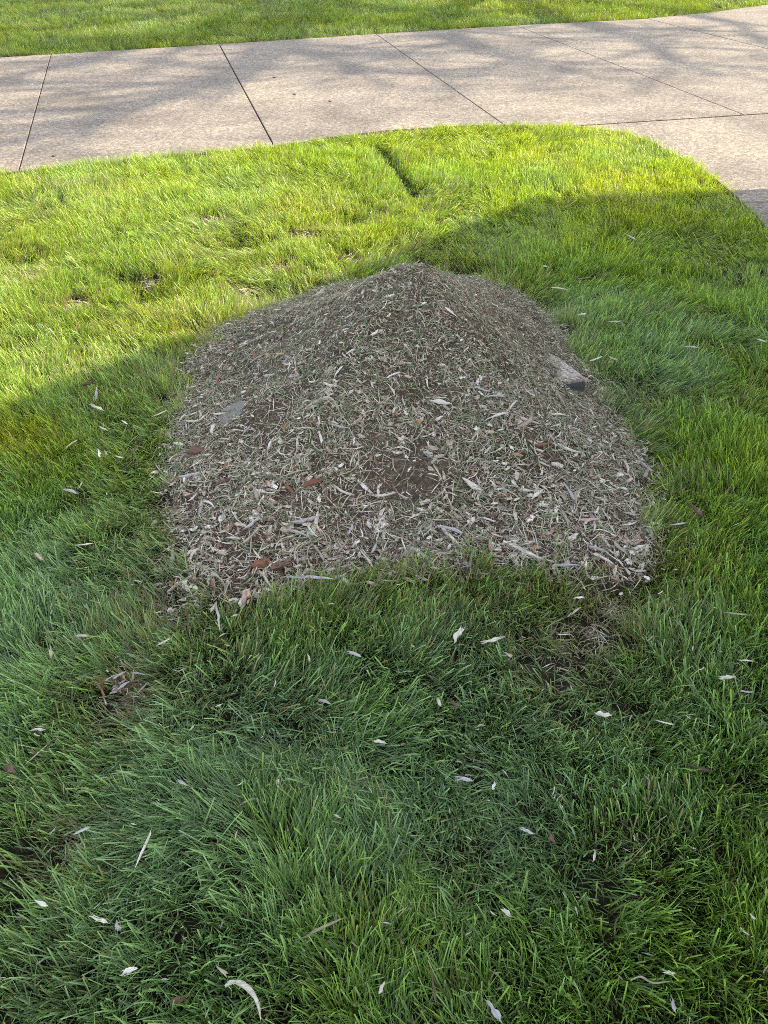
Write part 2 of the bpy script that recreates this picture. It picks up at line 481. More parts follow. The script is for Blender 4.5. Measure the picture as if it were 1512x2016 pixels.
def ground_material():
    m, nt, out = new_mat('lawn_ground')
    L = nt.links.new
    g = N(nt, 'ShaderNodeNewGeometry')
    n1 = N(nt, 'ShaderNodeTexNoise'); n1.inputs['Scale'].default_value = 30; n1.inputs['Detail'].default_value = 6
    L(g.outputs['Position'], n1.inputs['Vector'])
    r = ramp(nt, n1.outputs[0], [(0.35, (0.018, 0.013, 0.008)), (0.55, (0.042, 0.034, 0.02)), (0.72, (0.08, 0.068, 0.04))])
    n2 = N(nt, 'ShaderNodeTexNoise'); n2.inputs['Scale'].default_value = 2; n2.inputs['Detail'].default_value = 8
    L(g.outputs['Position'], n2.inputs['Vector'])
    r2 = ramp(nt, n2.outputs[0], [(0.35, (0.035, 0.07, 0.012)), (0.65, (0.085, 0.14, 0.02))])
    ln = N(nt, 'ShaderNodeVectorMath', operation='LENGTH'); L(g.outputs['Position'], ln.inputs[0])
    mr = N(nt, 'ShaderNodeMapRange'); mr.inputs['From Min'].default_value = 19; mr.inputs['From Max'].default_value = 23
    L(ln.outputs['Value'], mr.inputs['Value'])
    c = mixc(nt, mr.outputs[0], r.outputs[0], r2.outputs[0])
    p = N(nt, 'ShaderNodeBsdfPrincipled'); L(c, p.inputs['Base Color']); p.inputs['Roughness'].default_value = 0.95
    p.inputs['Specular IOR Level'].default_value = 0.1
    bu = N(nt, 'ShaderNodeBump'); bu.inputs['Distance'].default_value = 0.01
    L(n1.outputs[0], bu.inputs['Height']); L(bu.outputs[0], p.inputs['Normal'])
    L(p.outputs[0], out.inputs[0])
    return m
M['ground'] = ground_material()
gx = np.concatenate([[-600, -200, -60, -25], np.arange(-12, -3.4, 0.3), np.arange(-3.4, 3.6, 0.045), np.arange(3.6, 14, 0.3), [25, 60, 200, 600]])
gy = np.concatenate([[-600, -200, -60, -20, -8, -3, -1], np.arange(-0.4, 7, 0.045), np.arange(7, 22, 0.3), [30, 60, 200, 600, 900]])
link('ground', grid_mesh('ground', gx, gy, ground_h, M['ground']), kind='structure')

# slabs: the driveway outline cut along its joints
def clip(poly, p, n):
    out = []
    for i in range(len(poly)):
        a, b = poly[i], poly[(i + 1) % len(poly)]
        da = (a[0] - p[0]) * n[0] + (a[1] - p[1]) * n[1]; db = (b[0] - p[0]) * n[0] + (b[1] - p[1]) * n[1]
        if da >= 0: out.append(a)
        if (da >= 0) != (db >= 0):
            t = da / (da - db); out.append((a[0] + (b[0] - a[0]) * t, a[1] + (b[1] - a[1]) * t))
    return out

def split(polys, a, b, gap=0.008, only=None):
    d = (b[0] - a[0], b[1] - a[1]); l_ = math.hypot(*d); n = (-d[1] / l_, d[0] / l_)
    res = []
    for i, q in enumerate(polys):
        if only is not None and not only(q): res.append(q); continue
        A = clip(q, (a[0] + n[0] * gap / 2, a[1] + n[1] * gap / 2), n)
        B = clip(q, (a[0] - n[0] * gap / 2, a[1] - n[1] * gap / 2), (-n[0], -n[1]))
        def area(r): return abs(sum(r[i][0] * r[(i + 1) % len(r)][1] - r[(i + 1) % len(r)][0] * r[i][1] for i in range(len(r)))) / 2
        for r in (A, B):
            if len(r) > 2 and area(r) > 0.02: res.append(r)
    return res

cen = lambda q: (sum(p[0] for p in q) / len(q), sum(p[1] for p in q) / len(q))
ja, jb = flat(1125, 247), flat(1512, 222)
JX = (12.0, ja[1] + (jb[1] - ja[1]) / (jb[0] - ja[0]) * (12.0 - ja[0]))
kj = max(i for i, p in enumerate(nearW) if p[0] < ja[0] and i < 14)
upper = [nearW[:kj + 1] + [ja, JX] + farW[::-1]]
lower = [[(ja[0] + .02, ja[1] - .026)] + nearW[kj + 1:] + [(9.5, 0.5), (JX[0], JX[1] - .026)]]
nearjoint = flat(1455, 398); nj2 = flat(1512, 400)
joints = [((100, 108), (38, 330)), ((432, 88), (540, 288)), ((742, 68), (992, 245)), ((1016, 50), (1455, 222)), ((1275, 37), (1512, 96))]
for (a, b), g_ in zip(joints, (.010, .011, .009, .009, .014)):
    upper = split(upper, flat(*a), flat(*b), g_)
A0, A1 = flat(100, 108), flat(38, 330)
for k_ in range(1, 5):
    upper = split(upper, (A0[0] - 2.1 * k_, A0[1] + .3 * k_), (A1[0] - 2.1 * k_, A1[1] + .3 * k_), 0.009)
lower = split(lower, nearjoint, (nearjoint[0] + 3, nearjoint[1] + 0.1), 0.012)
drive = link('driveway', None, kind='structure')
for q in upper + lower:
    if sum(q[i][0] * q[(i + 1) % len(q)][1] - q[(i + 1) % len(q)][0] * q[i][1] for i in range(len(q))) < 0: q = q[::-1]
    bm = bmesh.new()
    vs = [bm.verts.new((x, y, -0.10)) for x, y in q]
    f = bm.faces.new(vs)
    r = bmesh.ops.extrude_face_region(bm, geom=[f])
    bmesh.ops.translate(bm, verts=[v for v in r['geom'] if isinstance(v, bmesh.types.BMVert)], vec=(0, 0, 0.10))
    bmesh.ops.recalc_face_normals(bm, faces=bm.faces)
    top = [e_ for e_ in bm.edges if all(v.co.z > -0.001 for v in e_.verts)]
    try: bmesh.ops.bevel(bm, geom=top, offset=0.003, segments=1, affect='EDGES')
    except Exception: pass
    me = bpy.data.meshes.new('concrete_slab'); bm.to_mesh(me); bm.free(); me.materials.append(M['concrete'])
    link('concrete_slab', me, drive)
# ------------------------------------------------------------------ grass
def tuft_mesh(k_, nb, spread, hmin, hmax, wid, curl):
    r = np.random.default_rng(100 + k_)
    V = []; F = []; C = []
    for b in range(nb):
        a = r.uniform(0, 2 * math.pi); rad = spread * math.sqrt(r.uniform())
        x0, y0 = rad * math.cos(a), rad * math.sin(a)
        h = r.uniform(hmin, hmax); w = wid * r.uniform(0.7, 1.25)
        # bend mostly along +x with spread
        th = r.normal(0, 0.75); bend = abs(r.normal(0.26, 0.28)) * curl
        dirx, diry = math.cos(th), math.sin(th)
        sx, sy = -diry, dirx
        tw = r.uniform(-0.9, 0.9)
        sx, sy = sx * math.cos(tw) - sy * math.sin(tw), sx * math.sin(tw) + sy * math.cos(tw)
        segs = 4; ang = r.uniform(0.02, 0.3); px, pz = 0.0, 0.0
        rnd = r.uniform(); rnd2 = r.uniform()
        base = len(V)
        cut = r.uniform() < 0.3
        for s in range(segs + 1):
            t = s / segs
            ww = w * (1 - 0.25 * t) if cut else w * (1 - t ** 1.6)
            if s == 0: ww = w * 0.6
            if s == segs and not cut: ww = w * 0.08
            X = x0 + dirx * px; Y = y0 + diry * px
            V.append((X - sx * ww / 2, Y - sy * ww / 2, pz)); V.append((X + sx * ww / 2, Y + sy * ww / 2, pz))
            C += [(rnd, t, rnd2, 1)] * 2
            ang += bend / segs * (0.6 + t)
            px += math.sin(ang) * h / segs; pz += math.cos(ang) * h / segs
        for s in range(segs):
            i = base + 2 * s
            F.append((i, i + 1, i + 3, i + 2))
    me = mesh_from('grass_tuft', V, F, M['grass'], True)
    ca = me.attributes.new('blade', 'FLOAT_COLOR', 'POINT')
    ca.data.foreach_set('color', np.array(C, np.float32).ravel())
    return me

tufts = [tuft_mesh(i, 12, 0.024, 0.045, 0.090, 0.0027, 0.7 + 0.3 * (i % 3)) for i in range(12)]

def lawn_points(n_dens, xlo, xhi, ylo, yhi, keep):
    n = int((xhi - xlo) * (yhi - ylo) * n_dens)
    x = rng.uniform(xlo, xhi, n); y = rng.uniform(ylo, yhi, n)
    m_ = keep(x, y)
    return x[m_], y[m_]

def frustum(x, y):
    return np.abs(x) < 0.62 * (y * math.cos(PITCH) + CAM_H * math.sin(PITCH)) + 0.7

def off_drive(x, y, margin=0.0):
    return ~inside(x, y, drive_poly) & ((poly_dist(x, y, drive_poly) > margin) if margin > 0 else True)

def grass_field(name, x, y, hs, seed, dens_fac=None, label=''):
    s = mound_s(x, y)
    prob = sstep(0.95, 1.05, s + 0.22 * (fbm(x, y, 0.09, 31) - 0.5))
    for (c, r_) in BARE:
        d = np.hypot(x - c[0], y - c[1]) / (r_ * (0.75 + 0.6 * fbm(x, y, 0.09, 77)))
        prob = prob * (0.26 + 0.74 * sstep(0.55, 1.35, d))
    # thin patches anywhere
    thin = fbm(x, y, 0.30, 51, 3)
    prob = prob * (0.6 + 0.4 * sstep(0.24, 0.42, thin)) * (0.45 + 0.55 * sstep(0.25, 0.5, fbm(x, y, 0.075, 53, 2)))
    keep = rng.uniform(size=len(x)) < prob
    x = x[keep]; y = y[keep]; s = s[keep]; n = len(x)
    z = np.where(s < 1, np.maximum(soil_z(x, y), mound_z(x, y) - 0.02), soil_z(x, y))
    flow = 2 * math.pi * 1.3 * fbm(x, y, 0.65, 61, 2) + 1.2 * (fbm(x, y, 0.16, 63, 2) - 0.5) * 4
    # general combing: blades lean mostly away and upright; strong lay in patches
    lay = sstep(0.42, 0.72, fbm(x, y, 0.42, 71, 3))
    tilt = 0.05 + (0.42 + 0.30 * sstep(2.0, 3.2, y)) * lay + rng.normal(0, 0.15, n)
    yaw = flow + rng.normal(0, 0.45, n) + (rng.uniform(size=n) < 0.12) * rng.uniform(-3, 3, n)
    rot = np.stack([rng.normal(0, 0.12, n), tilt, yaw], 1)
    hv = hs * (0.72 + 0.55 * fbm(x, y, 0.28, 81, 3)) * rng.uniform(0.75, 1.25, n) * (1 + 0.18 * sstep(2.2, 1.3, y))
    for (c, r_) in PITS:
        hv = hv * (1 - 0.40 * np.exp(-(np.hypot(x - c[0], (y - c[1]) * 1.2) / r_) ** 2))
    for (c, r_) in BARE:
        hv = hv * (1 - 0.35 * np.exp(-(np.hypot(x - c[0], y - c[1]) / (1.4 * r_)) ** 2))
    d = poly_dist(x, y, RUT, False)
    hv = hv * (1 - 0.60 * np.exp(-(d / 0.05) ** 2))
    # tufts that stand along the driveway edge a little denser and longer
    scl = np.stack([np.full(n, 1.0) * rng.uniform(0.9, 1.15, n), rng.uniform(0.9, 1.15, n), hv], 1)
    scl[:, :2] *= (1 + 0.15 * sstep(2.2, 1.3, y))[:, None]
    # species tone, with some sunlit yellow painted in
    tone = 0.30 + 1.1 * (fbm(x, y, 0.5, 91, 4) - 0.5) * (1 - 0.55 * sstep(2.2, 3.4, y))
    tone = tone * (0.7 + 0.3 * sstep(1.6, 2.6, y)) + 0.24 * sstep(2.6, 4.2, y + 0.5 * np.maximum(0, -x) - 0.35 * np.maximum(0, x))                                    # yellower turf towards the drive, and sunlit yellow put into the tone
    tone = tone + 0.06 * sstep(0.75, 1.2, x) * sstep(1.0, 1.6, y)              # fresh green right of the mound
    tone = tone - 0.22 * np.exp(-(((x - 0.0) / 0.55) ** 2 + ((y - 1.1) / 0.5) ** 2))  # blue-green species in front of the mound
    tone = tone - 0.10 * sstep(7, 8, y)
    tone = tone + rng.normal(0, 0.09, n)
    c = flat(40, 865); tone = tone + 0.6 * np.exp(-(np.hypot(x - c[0], y - c[1]) / 0.16) ** 2)  # small sunlit patch left of the mound, painted as yellower blades
    dead = 0.07 + 0.10 * sstep(2.2, 3.2, y) * sstep(5.4, 3.6, y) * (x < 0.6) + 0.12 * sstep(0.5, 0.75, fbm(x, y, 0.35, 95, 3)) + 0.25 * sstep(1.35, 1.0, s)
    for (c, r_) in BARE:
        dead = dead + 0.45 * np.exp(-(np.hypot(x - c[0], y - c[1]) / (1.3 * r_)) ** 2)
    pts = np.stack([x, y, z - 0.003], 1)
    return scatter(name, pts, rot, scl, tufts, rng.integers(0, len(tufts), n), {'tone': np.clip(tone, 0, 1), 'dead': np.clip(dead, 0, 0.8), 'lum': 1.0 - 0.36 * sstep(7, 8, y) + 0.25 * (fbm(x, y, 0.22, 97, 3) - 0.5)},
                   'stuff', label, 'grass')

x1, y1 = lawn_points(4000, -2.6, 2.6, -0.1, 2.4, lambda x, y: frustum(x, y) & (np.hypot(x, y) > 0.12) & (mound_s(x, y) > 0.86))
x2, y2 = lawn_points(2900, -4.6, 4.6, 2.4, 7.0, lambda x, y: frustum(x, y) & off_drive(x, y) & (y < 6.9) & (mound_s(x, y) > 0.86))
far_side = lambda x, y: off_drive(x, y)
near_mask = y2 < 7.5
xa = np.concatenate([x1, x2]); ya = np.concatenate([y1, y2])
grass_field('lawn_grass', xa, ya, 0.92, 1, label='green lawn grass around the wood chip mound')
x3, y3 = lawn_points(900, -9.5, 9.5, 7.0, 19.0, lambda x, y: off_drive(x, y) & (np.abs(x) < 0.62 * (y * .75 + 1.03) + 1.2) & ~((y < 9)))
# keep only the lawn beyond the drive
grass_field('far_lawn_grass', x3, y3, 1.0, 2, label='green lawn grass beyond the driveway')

# ------------------------------------------------------------------ the mound
mound = link('wood_chip_mound', None, None, Matrix.Translation((PEAK[0], PEAK[1], 0)),
             'low grey brown mound of ground stump chips and soil on the lawn', 'wood chip mound')
MO = Vector((PEAK[0], PEAK[1], 0))
ss = np.linspace(0, 1.02, 90); tt = np.linspace(-math.pi, math.pi, 241)[:-1]
V = []; F = []
for s_ in ss:
    R_ = np.interp(tt, _th, _R) * s_
    xx = PEAK[0] + R_ * np.cos(tt); yy = PEAK[1] + R_ * np.sin(tt)
    zz = mound_z(xx, yy) - (0.0 if s_ < 1.0 else 0.05) - 0.018 * float(sstep(0.9, 1.0, s_)) + 0.014 * (fbm(xx, yy, 0.03, 41, 2) - 0.5)
    V += list(zip(xx - MO.x, yy - MO.y, zz))
nt_ = len(tt)
for i in range(len(ss) - 1):
    for j in range(nt_):
        F.append((i * nt_ + j, i * nt_ + (j + 1) % nt_, (i + 1) * nt_ + (j + 1) % nt_, (i + 1) * nt_ + j))
link('mulch_body', mesh_from('mulch_body', V, F, M['mulch'], True), mound)

def splinter(seed, L_=1.0, W=0.2, T=0.06, curve=0.0, ragged=0.35, fibres=2, stations=6, mat=None, blunt=0.0):
    """a torn sliver of wood along +x, closed and solid, with a few loose fibres at its ends"""
    r = random.Random(seed)
    V = []; F = []
    def rod(L0, x0, y0, z0, W0, T0, cv, blunt0, n):
        base = len(V)
        hd = r.uniform(-0.6, 0.6) * ragged; e0 = r.uniform(.12, .7); e1 = r.uniform(.1, .45)
        for i in range(n):
            t = i / (n - 1)
            prof = min(1.0, t / e0 + blunt0, (1 - t) / e1 + blunt0 * .8) ** 0.8
            w = W0 * prof * (1 + r.uniform(-ragged, ragged) * 0.8) + W0 * 0.05
            h = T0 * (prof * 0.7 + 0.3) * (1 + r.uniform(-.3, .3))
            cx = x0 + (t - 0.5) * L0
            cy = y0 + cv * L0 * (4 * t * (1 - t) - 0.66) + r.uniform(-1, 1) * W0 * 0.18
            cz = z0 + hd * T0 * math.sin(t * 5)
            sk = r.uniform(-1, 1) * L0 * (0.03 if 0 < i < n - 1 else 0.09)
            V.extend([(cx - sk, cy - w / 2, cz - h * 0.3), (cx + sk, cy + w / 2, cz - h * 0.2), (cx + sk, cy + w * 0.32, cz + h * 0.6), (cx - sk, cy - w * 0.36, cz + h * 0.7)])
        for i in range(n - 1):
            a = base + 4 * i; b = a + 4
            for k2 in range(4):
                F.append((a + k2, a + (k2 + 1) % 4, b + (k2 + 1) % 4, b + k2))
        F.append((base + 3, base + 2, base + 1, base)); e_ = base + 4 * (n - 1); F.append((e_, e_ + 1, e_ + 2, e_ + 3))
    rod(L_, 0, 0, 0, W, T, curve, blunt, stations)
    for k2 in range(fibres):
        sd_ = r.choice([-1, 1])
        rod(L_ * r.uniform(0.3, 0.6), sd_ * L_ * r.uniform(0.2, 0.36), r.uniform(-0.6, 0.6) * W, T * r.uniform(0, 0.5), W * r.uniform(0.12, 0.3), T * 0.5, r.uniform(-0.12, 0.12), 0, 4)
    me = mesh_from('splinter', V, F, mat)
    return me

# fine layer: thousands of shreds, clippings and crumbs nobody could count, one part of the mound
def on_mound(n, smax=1.0, edge_fade=0.05):
    xs_ = rng.uniform(-0.95, 1.15, n * 2); ys_ = rng.uniform(1.25, 3.6, n * 2)
    s_ = mound_s(xs_, ys_)
    k_ = (s_ < smax + edge_fade * (rng.uniform(size=n * 2) - 0.3))
    return xs_[k_][:n], ys_[k_][:n]

def surf_frames(x, y, jitter):
    e_ = 0.02
    gx_ = (mound_z(x + e_, y) - mound_z(x - e_, y)) / (2 * e_); gy_ = (mound_z(x, y + e_) - mound_z(x, y - e_)) / (2 * e_)
    gx_ = np.clip(gx_, -0.9, 0.9); gy_ = np.clip(gy_, -0.9, 0.9)
    n = np.stack([-gx_, -gy_, np.ones_like(gx_)], 1)
    n += rng.normal(0, jitter, n.shape)
    a = rng.uniform(0, 2 * math.pi, len(x))
    ax = np.stack([np.cos(a), np.sin(a), rng.normal(0, jitter, len(x))], 1)
    return euler_from_frames(ax, n)

def litter(name, n, protos, lo, hi, jit, lift, thin_fac=None, smax=1.0, fade=0.05):
    x, y = on_mound(n, smax, fade)
    if thin_fac is not None:
        k_ = rng.uniform(size=len(x)) < thin_fac(x, y)
        x, y = x[k_], y[k_]
    m_ = len(x)
    z = mound_z(x, y) + rng.uniform(*lift, m_)
    rot = surf_frames(x, y, jit)
    sc_ = lo * (hi / lo) ** (rng.uniform(size=m_) ** 1.7) * (0.8 + 0.45 * sstep(2.6, 1.7, y))
    scl = np.stack([sc_, sc_ * rng.uniform(0.75, 1.3, m_), sc_], 1)
    return scatter(name, np.stack([x - MO.x, y - MO.y, z], 1), rot, scl, protos, rng.integers(0, len(protos), m_), {}, 'stuff', parent=mound)

dirtpatch = [(flat(770, 985), .14), (flat(1050, 950), .16), (flat(470, 890), .13), (flat(390, 1010), .10), (flat(1180, 1140), .12), (flat(760, 700), .1), (flat(350, 1100), .08), (flat(600, 870), .09), (flat(900, 990), .1)]
def cover(x, y, lo=0.25):
    f_ = 0.50 + 0.80 * sstep(0.3, 0.6, fbm(x, y, 0.14, 121, 3))
    for c, r_ in dirtpatch:
        f_ = f_ * (1 - (1 - lo) * np.exp(-(np.hypot(x - c[0], y - c[1]) / r_) ** 2))
    return np.clip(f_, 0, 1)
shreds = [splinter(200 + i, 1.0, random.uniform(.06, .13), 0.04, random.uniform(-.12, .12), 0.4, 0, 4, M['shred']) for i in range(8)]
clips = [splinter(240 + i, 1.0, 0.045, 0.015, random.uniform(-.2, .2), 0.2, 0, 6, M['clip']) for i in range(6)]
chips = [splinter(280 + i, 1.0, random.uniform(.16, .42), 0.08, random.uniform(-.08, .08), 0.5, 1, 5, M['chip'], random.choice([0, .3, .5])) for i in range(12)]
litter('fine_shreds', 110000, shreds, 0.006, 0.028, 0.30, (-0.002, 0.010), lambda x, y: cover(x, y, 0.30), 1.0, 0.04)
litter('grass_clippings', 24000, clips, 0.022, 0.070, 0.25, (0.000, 0.014), lambda x, y: cover(x, y, 0.35) * (0.35 + 0.9 * sstep(1.4, 2.6, y)), 1.0, 0.06)
fibres_ = [splinter(340 + i, 1.0, random.uniform(.03, .06), 0.02, random.uniform(-.2, .2), 0.3, 0, 6, M['shred']) for i in range(8)]
litter('long_fibres', 10000, fibres_, 0.025, 0.065, 0.25, (0.002, 0.014), lambda x, y: cover(x, y, 0.35), 1.0, 0.08)
litter('small_chips', 13500, chips, 0.006, 0.031, 0.30, (0.000, 0.012), lambda x, y: cover(x, y, 0.25) * (0.7 + 0.3 * sstep(2.8, 1.8, y)), 1.01, 0.08)

# the larger chips that can be picked apart: 300 parts
shared = []
for i in range(26):
    mt_ = random.choices(['pale', 'tan', 'grey', 'pink', 'bark', 'red', 'orange'], [13, 7, 8, 2, 2, .4, .2])[0]
    shared.append(splinter(400 + i, 1.0, random.uniform(.08, .21), random.uniform(0.05, 0.08), random.uniform(-.14, .14), 0.5, random.choice([0, 1, 2]), 6, M[mt_], random.choice([0, .2, .5])))
for i in range(285):
    while True:
        x = random.uniform(-.9, 1.0); y = random.uniform(1.35, 3.1)
        if mound_s(x, y) < 0.99 and random.random() < 1.15 - 0.35 * (y - 1.3): break
    L_ = (0.026 + 0.048 * random.random() ** 2) * (1.12 if y < 2.1 else .85)
    n_ = (normal_at(x, y) + Vector((random.gauss(0, .14), random.gauss(0, .14), 0))).normalized()
    a = random.uniform(0, 2 * math.pi)
    ax = Vector((math.cos(a), math.sin(a), 0)); ax = (ax - n_ * ax.dot(n_)).normalized(); ay = n_.cross(ax)
    mt = Matrix((ax, ay, n_)).transposed().to_4x4()
    mt.translation = Vector((x, y, float(mound_z(x, y)) + 0.013)) - MO
    mt = mt @ Matrix.Diagonal((L_, L_, L_, 1))
    link('wood_chip', random.choice(shared), mound, mt)

# dead straw and crumbs on the soil under the turf and in the worn spots
def thatch():
    n = 15000
    x = rng.uniform(-2.2, 2.2, n); y = rng.uniform(0.2, 4.6, n)
    k_ = frustum(x, y) & (mound_s(x, y) > 1.0); x, y = x[k_], y[k_]
    for (c, r_) in BARE:
        m_ = 130; a = rng.uniform(0, 6.28, m_); d = np.abs(rng.normal(0, .75, m_)) * r_
        x = np.concatenate([x, c[0] + np.cos(a) * d]); y = np.concatenate([y, c[1] + np.sin(a) * d])
    a = rng.uniform(-math.pi, math.pi, 5000); sr = 1.0 + np.abs(rng.normal(0, .06, 5000)); rr = np.interp(a, _th, _R) * sr
    x = np.concatenate([x, PEAK[0] + rr * np.cos(a)]); y = np.concatenate([y, PEAK[1] + rr * np.sin(a)])
    n = len(x); z = soil_z(x, y) + rng.uniform(0.001, 0.012, n) + (rng.uniform(size=n) < .12) * rng.uniform(0, .03, n)
    az = np.stack([rng.normal(0, .2, n), rng.normal(0, .2, n), np.ones(n)], 1); a = rng.uniform(0, 6.28, n)
    ax = np.stack([np.cos(a), np.sin(a), rng.normal(0, .15, n)], 1)
    sc_ = rng.uniform(.012, .045, n)
    idx = rng.integers(0, len(shreds) + len(clips), n)
    scatter('dead_thatch', np.stack([x, y, z], 1), euler_from_frames(ax, az), np.stack([sc_, sc_, sc_], 1), shreds + clips, idx, {}, 'stuff', 'dead straw and wood crumbs lying under the lawn grass', 'thatch')
thatch()

# ------------------------------------------------------------------ named pieces, laid where the photograph shows them
def piece(name, p0, p1, width, mat, label, cat, curve=0.0, lift=0.0, seed=None, fibres=2, thick=0.35, ragged=0.4, blunt=0.0, group=None, stations=7):
    A = on_surface(*p0, lift); B = on_surface(*p1, lift)
    d = B - A; L_ = d.length
    mid = (A + B) / 2
    n_ = normal_at(mid.x, mid.y)
    if lift > 0.02: n_ = (n_ + Vector((random.gauss(0, .15), random.gauss(0, .15), 0))).normalized()
    ax = d.normalized(); ay = n_.cross(ax).normalized(); az = ax.cross(ay)
    mt = Matrix((ax, ay, az)).transposed().to_4x4(); mt.translation = mid + Vector((0, 0, width * thick * 0.4))
    me = splinter(seed if seed is not None else int(p0[0] * 7 + p0[1]), L_, width, width * thick, curve, ragged, fibres, stations, M[mat], blunt)
    me.name = name
    return link(name, me, None, mt, label, cat, group)

